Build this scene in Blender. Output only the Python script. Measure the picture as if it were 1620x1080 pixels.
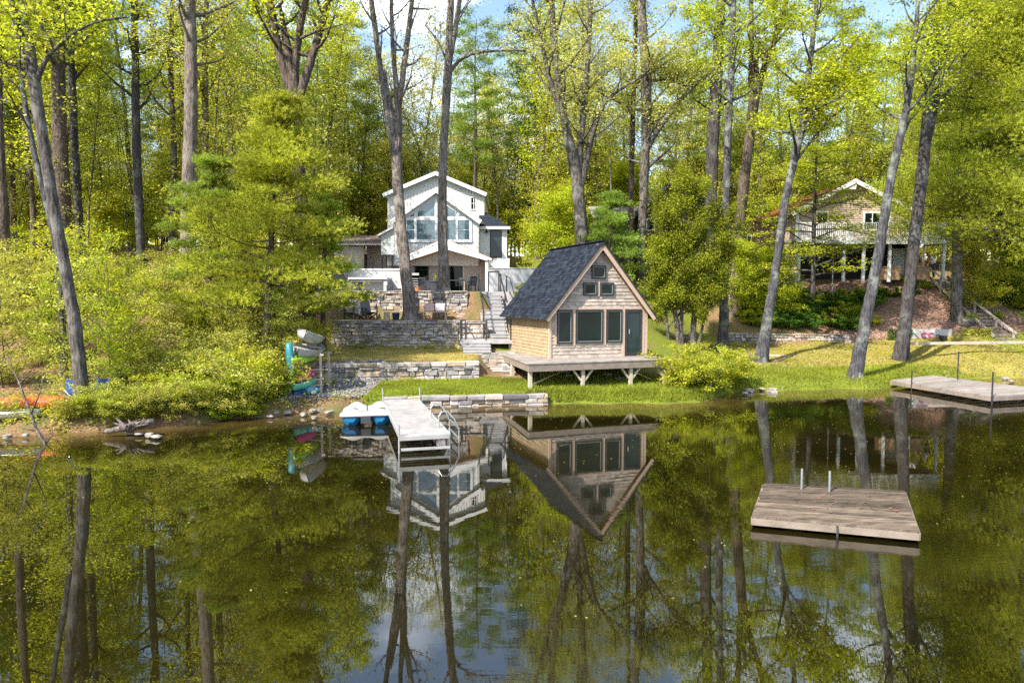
import bpy, math, random
import numpy as np
from mathutils import Vector, Matrix
for _o in list(bpy.data.objects): bpy.data.objects.remove(_o)
SC = bpy.context.scene
COL = SC.collection
# ------------------------------------------------------------------ camera, sky, sun, exposure
CAM_H = 3.9
PITCH = math.radians(3.55)
cd = bpy.data.cameras.new('camera'); cd.sensor_width = 36; cd.lens = 24.0; cd.clip_end = 3000; cd.clip_start = .1
cam = bpy.data.objects.new('camera', cd); COL.objects.link(cam)
cam.location = (0, 0, CAM_H); cam.rotation_euler = (math.pi/2 - PITCH, 0, 0)
SC.camera = cam
SUN_EL = math.radians(46); SUN_AZ = math.atan2(-0.74, -0.67)     # direction towards the sun: left and in front of the houses
sd = Vector((math.cos(SUN_EL)*-0.70/math.hypot(.70, .71), math.cos(SUN_EL)*-0.71/math.hypot(.70, .71), math.sin(SUN_EL)))
w = bpy.data.worlds.new('World'); SC.world = w; w.use_nodes = True
nt = w.node_tree; nt.nodes.clear()
sky = nt.nodes.new('ShaderNodeTexSky'); sky.sky_type = 'NISHITA'; sky.sun_disc = False
sky.sun_elevation = SUN_EL; sky.sun_rotation = math.atan2(sd.x, sd.y); sky.air_density = 1.1; sky.dust_density = 1.0
tc = nt.nodes.new('ShaderNodeTexCoord')
mp = nt.nodes.new('ShaderNodeMapping'); mp.inputs['Scale'].default_value = (1, 1, 2.2)
nz = nt.nodes.new('ShaderNodeTexNoise'); nz.inputs['Scale'].default_value = 3.2; nz.inputs['Detail'].default_value = 8; nz.inputs['Roughness'].default_value = .58
rp = nt.nodes.new('ShaderNodeValToRGB'); rp.color_ramp.elements[0].position = .50; rp.color_ramp.elements[1].position = .68
mx = nt.nodes.new('ShaderNodeMix'); mx.data_type = 'RGBA'; mx.inputs[7].default_value = (7.0, 7.5, 8.3, 1)
bg = nt.nodes.new('ShaderNodeBackground'); bg.inputs['Strength'].default_value = 0.14
wo = nt.nodes.new('ShaderNodeOutputWorld')
nt.links.new(tc.outputs['Generated'], mp.inputs['Vector']); nt.links.new(mp.outputs[0], nz.inputs['Vector'])
nt.links.new(nz.outputs[0], rp.inputs[0]); nt.links.new(rp.outputs[0], mx.inputs[0]); nt.links.new(sky.outputs[0], mx.inputs[6])
nt.links.new(mx.outputs[2], bg.inputs[0]); nt.links.new(bg.outputs[0], wo.inputs[0])
sl = bpy.data.lights.new('sun', 'SUN'); sl.energy = 5.0; sl.angle = math.radians(.5); sl.color = (1, .925, .80)
so = bpy.data.objects.new('sun', sl); COL.objects.link(so); so.rotation_euler = (-sd).to_track_quat('-Z', 'Y').to_euler()
SC.view_settings.view_transform = 'Standard'; SC.view_settings.look = 'None'; SC.view_settings.exposure = 1.2; SC.view_settings.gamma = 1
SC.render.engine = 'CYCLES'
SC.cycles.max_bounces = 7; SC.cycles.diffuse_bounces = 5; SC.cycles.glossy_bounces = 3; SC.cycles.transmission_bounces = 4
SC.cycles.transparent_max_bounces = 6; SC.cycles.use_denoising = False; SC.cycles.caustics_reflective = False; SC.cycles.caustics_refractive = False
SC.cycles.sample_clamp_indirect = 6
# ------------------------------------------------------------------ photograph pixel -> place
CP, SP = math.cos(PITCH), math.sin(PITCH)
def ray(px, py):
    a = (px-810)/1080; b = (540-py)/1080
    return np.array((a, CP+b*SP, -SP+b*CP))
def P(px, py, Y):                       # point seen at (px, py) at depth Y
    d = ray(px, py); p = d*(Y/d[1]); p[2] += CAM_H; return p
def G(px, py, z=0):                     # point seen at (px, py) at height z
    d = ray(px, py); p = d*((z-CAM_H)/d[2]); p[2] += CAM_H; return p
def X(px, Y): return P(px, 473, Y)[0]
def Z(py, Y): return P(810, py, Y)[2]
# ------------------------------------------------------------------ object helpers
def GT(px, py):                         # where the ray through (px, py) meets the ground
    d = ray(px, py); t = 12.
    while t < 90:
        p = d*t; z = CAM_H+p[2]
        if z <= hz1(p[0], p[1]): break
        t += .05
    return V3(p[0], p[1], hz1(p[0], p[1]))
def tag(o, label=None, cat=None, group=None, kind=None):
    if label: o['label'] = label
    if cat: o['category'] = cat
    if group: o['group'] = group
    if kind: o['kind'] = kind
    return o
def thing(name, label, cat, loc=(0, 0, 0), group=None):
    o = bpy.data.objects.new(name, None); COL.objects.link(o); o.location = Vector([float(v) for v in loc]); o.empty_display_size = .2
    return tag(o, label, cat, group)
def worigin(p):
    v = Vector((0, 0, 0))
    while p is not None: v += Vector(p.location); p = p.parent
    return v
def link_mesh(name, me, mat, parent=None, origin=None, smooth=False):
    mats = mat if isinstance(mat, (list, tuple)) else [mat]
    for m in mats: me.materials.append(m)
    o = bpy.data.objects.new(name, me); COL.objects.link(o)
    if parent is not None: o.parent = parent
    if smooth: me.polygons.foreach_set('use_smooth', np.ones(len(me.polygons), bool))
    return o
def np_mesh(name, V, F, fs):            # V (n,3), F flat vertex indices, fs face size
    me = bpy.data.meshes.new(name); n = len(V); m = len(F)//fs
    me.vertices.add(n); me.vertices.foreach_set('co', np.asarray(V, np.float32).ravel())
    me.loops.add(m*fs); me.loops.foreach_set('vertex_index', np.asarray(F, np.int32))
    me.polygons.add(m); me.polygons.foreach_set('loop_start', np.arange(0, m*fs, fs, dtype=np.int32))
    me.update(calc_edges=True); return me
V3 = lambda *a: np.array(a, float)
def unit(v): v = np.asarray(v, float); return v/ (np.linalg.norm(v)+1e-12)
class MB:
    def __init__(s): s.v = []; s.f = []; s.mi = []; s.cur = 0
    def add(s, vs, fs):
        b = len(s.v); s.v += [tuple(map(float, p)) for p in vs]
        for f in fs: s.f.append([b+i for i in f]); s.mi.append(s.cur)
        return s
    def para(s, o, a, b, c):            # box from corner o with edges a, b, c
        o, a, b, c = (np.asarray(t, float) for t in (o, a, b, c))
        vs = [o, o+a, o+a+b, o+b, o+c, o+a+c, o+a+b+c, o+b+c]
        fs = [(0, 3, 2, 1), (4, 5, 6, 7), (0, 1, 5, 4), (1, 2, 6, 5), (2, 3, 7, 6), (3, 0, 4, 7)]
        if np.dot(np.cross(a, b), c) < 0: fs = [f[::-1] for f in fs]
        return s.add(vs, fs)
    def box(s, c, sz, rz=0):
        c = np.asarray(c, float); cs, sn = math.cos(rz), math.sin(rz)
        a = V3(cs, sn, 0)*sz[0]; b = V3(-sn, cs, 0)*sz[1]; d = V3(0, 0, sz[2])
        return s.para(c-a/2-b/2-d/2, a, b, d)
    def bb(s, x0, x1, y0, y1, z0, z1): return s.para((x0, y0, z0), (x1-x0, 0, 0), (0, y1-y0, 0), (0, 0, z1-z0))
    def bar(s, p, q, w, h=None, up=(0, 0, 1)):
        p, q = np.asarray(p, float), np.asarray(q, float); h = w if h is None else h; d = unit(q-p); u = np.asarray(up, float)
        if abs(np.dot(d, u)) > .98: u = V3(0, 1, 0)
        sd_ = unit(np.cross(d, u))*w; u2 = unit(np.cross(sd_, d))*h
        return s.para(p-sd_/2-u2/2, q-p, sd_, u2)
    def tube(s, pts, rad, n=8, cap=True):
        pts = [np.asarray(p, float) for p in pts]; m = len(pts)
        if not hasattr(rad, '__len__'): rad = [rad]*m
        b = len(s.v); prev = None
        for i, p in enumerate(pts):
            d = unit(pts[min(i+1, m-1)]-pts[max(i-1, 0)])
            if prev is None: prev = V3(1, 0, 0) if abs(d[0]) < .8 else V3(0, 1, 0)
            a = unit(prev-d*np.dot(prev, d)); prev = a; c = np.cross(d, a)
            for k in range(n):
                t = 2*math.pi*k/n; s.v.append(tuple(p+(a*math.cos(t)+c*math.sin(t))*rad[i]))
        for i in range(m-1):
            for k in range(n):
                k2 = (k+1) % n; s.f.append([b+i*n+k, b+i*n+k2, b+(i+1)*n+k2, b+(i+1)*n+k]); s.mi.append(s.cur)
        if cap: s.f.append([b+k for k in range(n)][::-1]); s.f.append([b+(m-1)*n+k for k in range(n)]); s.mi += [s.cur]*2
        return s
    def lathe(s, c, prof, n=16): return s.tube([(c[0], c[1], c[2]+z) for r, z in prof], [max(r, .001) for r, z in prof], n)
    def prism(s, poly, ext):            # polygon of 3D points extruded by ext
        poly = [np.asarray(p, float) for p in poly]; ext = np.asarray(ext, float); n = len(poly)
        nn = sum((np.cross(poly[i]-poly[0], poly[(i+1) % n]-poly[0]) for i in range(n)), V3(0, 0, 0))
        if np.dot(nn, ext) > 0: poly = poly[::-1]
        return s.add(poly+[p+ext for p in poly], [tuple(range(n)), tuple(range(2*n-1, n-1, -1))]+[(i, i+n, (i+1) % n+n, (i+1) % n) for i in range(n)])
    def build(s, name, mat, parent=None, smooth=False, bevel=0):
        o0 = worigin(parent) if parent is not None else Vector((0, 0, 0))
        me = bpy.data.meshes.new(name); me.from_pydata([(a-o0.x, b-o0.y, c-o0.z) for a, b, c in s.v], [], s.f); me.update()
        if isinstance(mat, (list, tuple)): me.polygons.foreach_set('material_index', s.mi)
        o = link_mesh(name, me, mat, parent, smooth=smooth)
        if bevel:
            m = o.modifiers.new('b', 'BEVEL'); m.width = bevel; m.segments = 2; m.limit_method = 'ANGLE'
        return o
    def solo(s, name, mat, label, cat, group=None, kind=None, smooth=False, bevel=0):   # a top-level one-mesh thing with its origin at its base
        v = np.array(s.v); c = V3((v[:, 0].min()+v[:, 0].max())/2, (v[:, 1].min()+v[:, 1].max())/2, v[:, 2].min())
        s.v = [tuple(p) for p in v-c]; o = s.build(name, mat, None, smooth, bevel); o.location = Vector(c)
        return tag(o, label, cat, group, kind)
# ------------------------------------------------------------------ materials
def nodes(name):
    m = bpy.data.materials.new(name); m.use_nodes = True; n = m.node_tree; n.nodes.clear()
    out = n.nodes.new('ShaderNodeOutputMaterial'); b = n.nodes.new('ShaderNodeBsdfPrincipled'); n.links.new(b.outputs[0], out.inputs[0])
    return m, n, b, out
def N(n, t, **kw):
    x = n.nodes.new('ShaderNode'+t)
    for k, v in kw.items():
        if k in x.inputs: x.inputs[k].default_value = v
        else: setattr(x, k, v)
    return x
def ramp(n, fac, stops):
    r = N(n, 'ValToRGB'); e = r.color_ramp.elements
    while len(e) < len(stops): e.new(.5)
    for el, (p, c) in zip(e, stops): el.position = p; el.color = (*c, 1)
    n.links.new(fac, r.inputs[0]); return r.outputs[0]
def mixc(n, fac, a, b, mode='MIX'):
    m = N(n, 'Mix', data_type='RGBA', blend_type=mode)
    for s, i in ((fac, 0), (a, 6), (b, 7)):
        if isinstance(s, (int, float)): m.inputs[i].default_value = s
        elif isinstance(s, tuple): m.inputs[i].default_value = (*s, 1) if len(s) == 3 else s
        else: n.links.new(s, m.inputs[i])
    return m.outputs[2]
def pm(name, c1, c2=None, scale=4, rough=.7, bump=0, bscale=None, stretch=(1, 1, 1), island=0, metal=0, detail=5, spec=.4):
    m, n, b, out = nodes(name); c2 = c2 or tuple(v*.75 for v in c1)
    t = N(n, 'TexCoord'); mp = N(n, 'Mapping'); mp.inputs['Scale'].default_value = stretch; n.links.new(t.outputs['Object'], mp.inputs[0])
    z = N(n, 'TexNoise', Scale=scale, Detail=detail, Roughness=.6); n.links.new(mp.outputs[0], z.inputs['Vector'])
    col = ramp(n, z.outputs[0], [(.32, c2), (.68, c1)])
    if island:
        g = N(n, 'NewGeometry'); mr = N(n, 'MapRange'); mr.inputs[3].default_value = 1-island; mr.inputs[4].default_value = 1+island*.6
        n.links.new(g.outputs['Random Per Island'], mr.inputs[0])
        cb = N(n, 'CombineColor'); [n.links.new(mr.outputs[0], cb.inputs[i]) for i in range(3)]
        col = mixc(n, 1., col, cb.outputs[0], 'MULTIPLY')
    n.links.new(col, b.inputs['Base Color']); b.inputs['Roughness'].default_value = rough; b.inputs['Metallic'].default_value = metal
    b.inputs['Specular IOR Level'].default_value = spec
    if bump:
        z2 = N(n, 'TexNoise', Scale=bscale or scale*3, Detail=6); n.links.new(mp.outputs[0], z2.inputs['Vector'])
        bp = N(n, 'Bump', Strength=min(1, bump), Distance=.03); n.links.new(z2.outputs[0], bp.inputs['Height']); n.links.new(bp.outputs[0], b.inputs['Normal'])
    return m
def leafm(name, cols, trans=.4, var=.38, patch=.7):
    m, n, b, out = nodes(name); g = N(n, 'NewGeometry'); oi = N(n, 'ObjectInfo'); t = N(n, 'TexCoord')
    col = ramp(n, g.outputs['Random Per Island'], [(i/(len(cols)-1), c) for i, c in enumerate(cols)])
    z = N(n, 'TexNoise', Scale=patch, Detail=3); n.links.new(t.outputs['Object'], z.inputs['Vector'])
    h = N(n, 'HueSaturation'); n.links.new(col, h.inputs['Color'])
    a = N(n, 'MapRange'); n.links.new(z.outputs[0], a.inputs[0]); a.inputs[1].default_value = .3; a.inputs[2].default_value = .7; a.inputs[3].default_value = 1-var; a.inputs[4].default_value = 1+var
    a2 = N(n, 'MapRange'); n.links.new(oi.outputs['Random'], a2.inputs[0]); a2.inputs[3].default_value = .485; a2.inputs[4].default_value = .515
    n.links.new(a.outputs[0], h.inputs['Value']); n.links.new(a2.outputs[0], h.inputs['Hue'])
    n.links.new(h.outputs[0], b.inputs['Base Color']); b.inputs['Roughness'].default_value = .6; b.inputs['Specular IOR Level'].default_value = .15
    tr = N(n, 'BsdfTranslucent'); tint = mixc(n, 1., h.outputs[0], (1.0, 1.05, .55), 'MULTIPLY'); n.links.new(tint, tr.inputs[0])
    ms = N(n, 'MixShader'); ms.inputs[0].default_value = trans; n.links.new(b.outputs[0], ms.inputs[1]); n.links.new(tr.outputs[0], ms.inputs[2]); n.links.new(ms.outputs[0], out.inputs[0])
    return m
M = {}
def bark(name, c1, c2, lichen=None):
    m, n, b, out = nodes(name); t = N(n, 'TexCoord'); mp = N(n, 'Mapping'); mp.inputs['Scale'].default_value = (11, 11, 1.5); n.links.new(t.outputs['Object'], mp.inputs[0])
    z = N(n, 'TexNoise', Scale=1.5, Detail=7, Roughness=.7); n.links.new(mp.outputs[0], z.inputs['Vector'])
    col = ramp(n, z.outputs[0], [(.42, c2), (.60, c1)])
    z3 = N(n, 'TexNoise', Scale=1.3, Detail=5, Roughness=.65); n.links.new(t.outputs['Object'], z3.inputs['Vector'])
    if lichen: col = mixc(n, ramp(n, z3.outputs[0], [(.5, (0, 0, 0)), (.62, (.8, .8, .8))]), col, lichen)
    n.links.new(col, b.inputs['Base Color']); b.inputs['Roughness'].default_value = .9
    bp = N(n, 'Bump', Strength=1., Distance=.12); n.links.new(z.outputs[0], bp.inputs['Height']); n.links.new(bp.outputs[0], b.inputs['Normal'])
    return m
M['bark_grey'] = bark('bark_grey', (.18, .155, .135), (.035, .03, .026), (.23, .22, .20))
M['bark_brown'] = bark('bark_brown', (.17, .125, .098), (.035, .025, .018))
M['bark_dark'] = bark('bark_dark', (.085, .072, .072), (.018, .015, .017), (.13, .135, .125))
M['bark_pale'] = bark('bark_pale', (.28, .23, .20), (.065, .05, .042), (.30, .27, .235))
M['bark_lichen'] = bark('bark_lichen', (.10, .095, .105), (.022, .022, .028), (.24, .265, .225))
M['leaf_spring'] = leafm('leaf_spring', [(.26, .31, .022), (.46, .48, .042), (.68, .63, .10)], .6)
M['leaf_bright'] = leafm('leaf_bright', [(.23, .31, .015), (.42, .48, .03), (.63, .63, .075)], .58)
M['leaf_olive'] = leafm('leaf_olive', [(.38, .36, .10), (.52, .48, .15), (.66, .60, .26)], .5)
M['leaf_pale'] = leafm('leaf_pale', [(.20, .24, .03), (.42, .43, .07), (.68, .63, .17)], .45)
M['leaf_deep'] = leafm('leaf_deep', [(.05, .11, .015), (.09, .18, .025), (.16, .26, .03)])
M['leaf_cedar'] = leafm('leaf_cedar', [(.09, .13, .012), (.19, .23, .015), (.40, .40, .03)])
M['leaf_red'] = leafm('leaf_red', [(.32, .14, .05), (.42, .24, .09), (.40, .36, .12)])
M['needle'] = leafm('needle', [(.14, .23, .03), (.26, .36, .05), (.42, .48, .10)], .35)
M['needle_light'] = leafm('needle_light', [(.26, .33, .03), (.45, .51, .05), (.66, .67, .12)], .4)
M['needle_dark'] = leafm('needle_dark', [(.04, .09, .025), (.08, .15, .04), (.14, .22, .06)], .2)
M['white'] = pm('white_siding', (.72, .71, .69), (.66, .65, .63), 2, .55)
M['white_trim'] = pm('white_trim', (.70, .71, .72), (.62, .63, .64), 3, .45)
M['white_top'] = pm('stucco_white', (.74, .74, .74), (.55, .55, .56), 1.6, .85, .3)
M['stucco'] = pm('stucco_grey', (.50, .50, .50), (.36, .36, .37), 1.2, .9, .3)
M['beige'] = pm('beige_wall', (.58, .50, .45), (.52, .45, .40), 2, .8)
M['grey_clap'] = pm('grey_clapboard', (.52, .56, .58), (.46, .5, .52), 2, .6)
M['cedar_new'] = pm('cedar_gold', (.38, .285, .175), (.29, .21, .125), 3, .75, .3, 30, (1, 1, 1), .14)
M['cedar_grey'] = pm('cedar_weathered', (.47, .40, .34), (.34, .28, .23), 5, .8, .3, 30, (1, 1, 1), .26)
M['cedar_trim'] = pm('cedar_trim', (.52, .38, .29), (.42, .30, .22), 5, .7, .2, 30, (1, 1, 6))
M['deckwood'] = pm('deck_wood_grey', (.32, .285, .26), (.19, .165, .15), 3, .8, .3, 20, (1, 1, 1), .2)
M['rimwood'] = pm('rim_wood', (.25, .205, .17), (.16, .13, .105), 3, .8, .3, 20)
M['postwood'] = pm('post_wood', (.50, .44, .34), (.36, .31, .24), 4, .8, .3, 20, (1, 1, .3))
M['stairwood'] = pm('stair_boards', (.36, .35, .36), (.25, .245, .255), 4, .75, .2, 20, (1, 1, 1), .12)
M['newwood'] = pm('pressure_wood', (.55, .43, .28), (.44, .33, .20), 4, .75, .2, 20)
M['railwood'] = pm('rail_wood', (.48, .41, .36), (.36, .30, .26), 4, .75, .2, 20)
M['rawwood'] = pm('raft_wood', (.20, .155, .115), (.05, .038, .028), 2.6, .9, .6, 14, (1, 6, 1), .5, spec=.2)
M['shingle'] = pm('asphalt_shingle', (.030, .038, .056), (.007, .010, .018), 6, .9, .4, 60, (1, 1, 1), .6, spec=.12)
M['shingle_brown'] = pm('brown_shingle', (.33, .26, .23), (.20, .15, .13), 3, .9, .3, 40, (1, 1, 1), .3)
M['shingle_grey'] = pm('old_shingle', (.36, .33, .31), (.20, .18, .17), 2, .9, .3, 40, (1, 1, 1), .3)
M['red_roof'] = pm('red_roof', (.36, .10, .05), (.22, .06, .035), 2, .7)
M['dark_frame'] = pm('dark_frame', (.035, .035, .038), (.02, .02, .022), 3, .45)
M['black_metal'] = pm('black_metal', (.03, .03, .032), (.018, .018, .02), 3, .4)
M['grey_metal'] = pm('aluminium', (.55, .56, .58), (.45, .46, .48), 6, .35, metal=.8)
M['white_plastic'] = pm('white_plastic', (.39, .39, .385), (.30, .30, .29), 3, .35)
M['dockboard'] = pm('dock_panels', (.36, .345, .335), (.24, .23, .225), 3, .7, .2, 20, (1, 1, 1), .1)
M['tan'] = pm('tan_siding', (.43, .33, .27), (.37, .28, .23), 2, .7)
M['orange_brown'] = pm('orange_siding', (.26, .17, .10), (.20, .13, .08), 3, .7)
M['brown'] = pm('brown_siding', (.085, .06, .05), (.05, .036, .03), 3, .8)
M['recess_shade'] = pm('painted_recess_shade', (.02, .02, .02), (.012, .012, .012), 3, .9)  # near-black: the shade of a recess put into the colour
M['plywood'] = pm('pine_ceiling', (.60, .33, .12), (.50, .26, .09), 3, .6, .1, 20, (1, 8, 1))
M['sash'] = pm('window_sash', (.20, .23, .22), (.16, .19, .18), 2, .5)
M['stone'] = None
M['concrete'] = pm('concrete', (.5, .49, .47), (.38, .37, .35), 2, .9, .3)
def solid(name, c, rough=.5, **k): M[name] = pm(name, c, tuple(v*.82 for v in c), 3, rough, **k); return M[name]
for a_ in [('kayak_teal', (.012, .16, .19)), ('kayak_green', (.05, .36, .12)), ('kayak_lime', (.25, .52, .04)), ('kayak_pink', (.62, .03, .25)), ('kayak_mint', (.12, .50, .36)), ('kayak_blue', (.02, .08, .28)),
           ('kayak_orange', (.75, .10, .03)), ('boat_blue', (.01, .15, .32)), ('tarp', (.10, .30, .42)), ('cloth_pink', (.62, .42, .38)), ('cloth_lilac', (.62, .56, .60)), ('dark_plastic', (.045, .05, .06)), ('dark_navy', (.02, .04, .09)),
           ('terracotta', (.5, .2, .08)), ('lamp_black', (.02, .02, .02)), ('olive_cover', (.16, .14, .07)), ('skin', (.40, .22, .15)), ('hair', (.06, .03, .02)), ('shirt', (.80, .80, .80)), ('trousers', (.05, .07, .10)), ('cream', (.62, .55, .30)),
           ('paint_pink', (.62, .10, .22)), ('paint_blue', (.18, .42, .5)), ('basket', (.36, .24, .14)), ('rope', (.35, .3, .22)), ('hose_blue', (.03, .12, .4)), ('hose_green', (.04, .3, .12)), ('rust', (.2, .08, .04))]:
    solid(*a_, rough=.85 if 'cloth' in a_[0] else .5)
def stonem():
    m, n, b, out = nodes('field_stone'); g = N(n, 'NewGeometry'); t = N(n, 'TexCoord')
    col = ramp(n, g.outputs['Random Per Island'], [(0, (.12, .11, .12)), (.14, (.36, .34, .34)), (.32, (.52, .46, .42)), (.47, (.34, .25, .18)), (.6, (.50, .47, .46)), (.76, (.46, .37, .27)), (.88, (.22, .22, .25)), (1, (.60, .56, .52))])
    z = N(n, 'TexNoise', Scale=7, Detail=6, Roughness=.65); n.links.new(t.outputs['Object'], z.inputs['Vector'])
    col = mixc(n, .7, col, ramp(n, z.outputs[0], [(.3, (.45, .43, .42)), (.7, (1.15, 1.13, 1.1))]), 'MULTIPLY')
    z5 = N(n, 'TexNoise', Scale=1.1, Detail=5, Roughness=.7); n.links.new(t.outputs['Object'], z5.inputs['Vector'])
    col = mixc(n, ramp(n, z5.outputs[0], [(.52, (0, 0, 0)), (.66, (.55, .55, .55))]), col, (.085, .10, .045))
    n.links.new(col, b.inputs['Base Color']); b.inputs['Roughness'].default_value = .88
    bp = N(n, 'Bump', Strength=.7, Distance=.03); n.links.new(z.outputs[0], bp.inputs['Height']); n.links.new(bp.outputs[0], b.inputs['Normal'])
    return m
M['stone'] = stonem()
M['stone_core'] = pm('wall_core', (.06, .055, .05), (.03, .03, .028), 4, .95)
M['rock'] = pm('rock', (.30, .275, .25), (.13, .12, .11), 3, .9, .6, 12, (1, 1, 1), .35)
def glass(name, col, ior=1.5, rough=.02):
    m, n, b, out = nodes(name); t = N(n, 'TexCoord'); z = N(n, 'TexNoise', Scale=.9, Detail=2); n.links.new(t.outputs['Object'], z.inputs['Vector'])
    n.links.new(ramp(n, z.outputs[0], [(.35, tuple(v*.6 for v in col)), (.65, col)]), b.inputs['Base Color'])
    b.inputs['Roughness'].default_value = rough; b.inputs['IOR'].default_value = ior
    return m
M['glass_dark'] = glass('glass_dark', (.007, .016, .013), 1.33)
M['glass_sky_tint'] = glass('glass_sky_tint', (.10, .17, .22), 1.9)  # blue of the reflected sky is put into the base colour
M['glass_teal'] = glass('glass_teal', (.016, .034, .034), 1.4)
# ------------------------------------------------------------------ terrain
SHX = [-150, -40, -14.5, -12.9, -11.5, -9.6, -7.9, -6.5, -4.7, 1.3, 3.3, 5.8, 7.2, 8.6, 9.7, 11.9, 16.1, 19.2, 25.5, 40, 150]
SHY = [10, 16.5, 19.4, 19.6, 20.4, 21.6, 22.6, 23.5, 24.25, 25.35, 25.5, 25.3, 25.9, 27.6, 28.8, 29.2, 29.6, 32.2, 34, 35, 37]
def shore(x): return np.interp(x, SHX, SHY)
def w2y(x): return np.interp(x, [-8, -1], [27.5, 28.3])
W3, W4 = 33.2, 35.45
PR = {-150: [(10, .3), (20, 1), (40, 6), (60, 8), (90, 10), (260, 14)],
      -40: [(16, .3), (20, .7), (30, 3.0), (45, 6.6), (60, 8.6), (90, 9.6), (260, 14)],
      -14: [(19, .3), (22, .6), (26, 1.5), (34, 4.2), (45, 6.6), (60, 8.4), (90, 9.4), (260, 14)],
      -9.6: [(21, .3), (25, .7), (28, 1.4), (33, 2.5), (38, 4.4), (46, 5.6), (52, 6.9), (60, 8), (90, 9.4), (260, 14)],
      -.4: [(24, .3), (27, .45), (31, 1.1), (34, 2.1), (38, 4.0), (45, 4.5), (52, 6.7), (60, 7.6), (90, 9.4), (260, 14)],
      6: [(24, .25), (28, .4), (31, .8), (34, 1.8), (38, 3.2), (44, 4.6), (52, 6), (60, 7.4), (90, 9.2), (260, 14)],
      11: [(28, .3), (34, .75), (39.3, 1.25), (39.7, 1.9), (43, 3.6), (47, 4.9), (60, 7), (90, 9), (260, 14)],
      19.8: [(31, .3), (36, 1.0), (39.3, 1.35), (39.7, 1.75), (46, 5.2), (54, 5.5), (60, 7), (90, 9), (260, 14)],
      23: [(33, .3), (36, 1.1), (38.3, 1.6), (38.6, 1.85), (45, 5.15), (54, 5.5), (60, 7), (90, 9), (260, 14)],
      29: [(33.5, .3), (36, 1.0), (38, 1.6), (45, 5.0), (54, 5.5), (60, 7), (90, 9), (260, 14)],
      50: [(35, .3), (40, 2), (46, 5.0), (54, 5.5), (60, 7), (90, 9), (260, 14)],
      150: [(35, .3), (40, 2), (46, 5.0), (54, 5.5), (60, 7), (90, 9), (260, 14)]}
def hz(x, y):
    x, y = np.broadcast_arrays(np.asarray(x, float), np.asarray(y, float))
    ks = sorted(PR); ev = np.stack([np.interp(y, [p[0] for p in PR[k]], [p[1] for p in PR[k]]) for k in ks])
    idx = np.clip(np.searchsorted(ks, x)-1, 0, len(ks)-2); ka = np.array(ks, float)
    t = np.clip((x-ka[idx])/(ka[idx+1]-ka[idx]), 0, 1)
    a = np.take_along_axis(ev, idx[None], 0)[0]; b = np.take_along_axis(ev, (idx+1)[None], 0)[0]
    z = a*(1-t)+b*t
    # lumps away from the built terraces
    z = z+.10*np.sin(x*1.1+y*.6)*np.sin(y*.9-x*.35)*np.clip((y-30)/8, 0.15, 1)
    # terraces between the stone walls and the patio
    w2 = w2y(x)
    tz = np.where(y < w2+.12, .42+.05*(y-24.5), np.where(y < W3+.12, 1.33+.03*(y-w2), np.where(y < W4+.12, 2.86, 4.3)))
    m = np.clip((x+9.3)/.7, 0, 1)*np.clip((-1.0-x)/.5, 0, 1)*np.clip((51.5-y)/1.5, 0, 1)*(y > 24.0)
    m = np.where(y > 37, np.clip((x+13)/1.5, 0, 1)*np.clip((6.5-x)/3, 0, 1)*np.clip((51.5-y)/1.5, 0, 1), m)
    z = z*(1-m)+tz*m
    d = y-shore(x)-.25*np.sin(x*2.3)*np.sin(x*.9+1)*(np.abs(x+2) > 3.6)
    return np.where(d > 0, np.minimum(z, d*1.0), np.maximum(-1.2, d*.6))
def hz1(x, y): return float(hz(np.array([x]), np.array([y]))[0])
xs = np.unique(np.concatenate([np.linspace(-400, -60, 12), np.arange(-60, -32, 2), np.arange(-32, 36, .3), np.arange(36, 60, 2), np.linspace(60, 400, 12)]))
ys = np.unique(np.concatenate([np.arange(8, 16, 1), np.arange(16, 48, .2), np.arange(48, 100, 2), np.linspace(100, 500, 12)]))
XX, YY = np.meshgrid(xs, ys, indexing='ij'); ZZ = hz(XX, YY)
V = np.stack([XX, YY, ZZ], -1).reshape(-1, 3); nx, ny = len(xs), len(ys)
I = np.arange(nx*ny).reshape(nx, ny); F = np.stack([I[:-1, :-1], I[1:, :-1], I[1:, 1:], I[:-1, 1:]], -1).reshape(-1)
me = np_mesh('ground', V, F, 4)
def soft(a, b, v): return np.clip((v-a)/(b-a), 0, 1)
def band(v, a, b, s=.4): return soft(a-s, a+s, v)*(1-soft(b-s, b+s, v))
x_, y_ = V[:, 0], V[:, 1]; d_ = y_-shore(x_)-.25*np.sin(x_*2.3)*np.sin(x_*.9+1)*(np.abs(x_+2) > 3.6)
grass = np.maximum.reduce([band(x_, -5.3, 0.6, .2)*(1-soft(27.4, 28.4, y_)), band(x_, 0, 30, .8)*(1-soft(2.2, 3.8, d_)),
     .75*band(x_, 10, 40, 1)*(1-soft(38.5, 40, y_)), .8*band(x_, 27, 60, 1)*(1-soft(46, 50, y_)), .45*band(x_, -8, -1.5)*band(y_, 28.5, 33.4, .3), band(x_, -1.5, 12, .8)*.6*soft(28, 31, y_)*(1-soft(55, 60, y_)), .7*band(x_, 11, 20, .8)*soft(42, 45, y_)*(1-soft(49, 52, y_))])
grass = grass*soft(-.15, .02, d_)
dry = np.maximum.reduce([.8*band(x_, -8.6, -1.5)*band(y_, 28.3, 33.4, .2), .75*band(x_, 10, 27, 1)*band(y_, 33.0, 39.5, 1.4), .8*band(x_, -9.8, -8.0, .3)*band(y_, 27, 34, .5)])
mulch = band(x_, 18.9, 33, .5)*band(y_, 38.7, 45.4, .4)*(1-.9*band(x_, 30, 60, .6))
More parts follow.
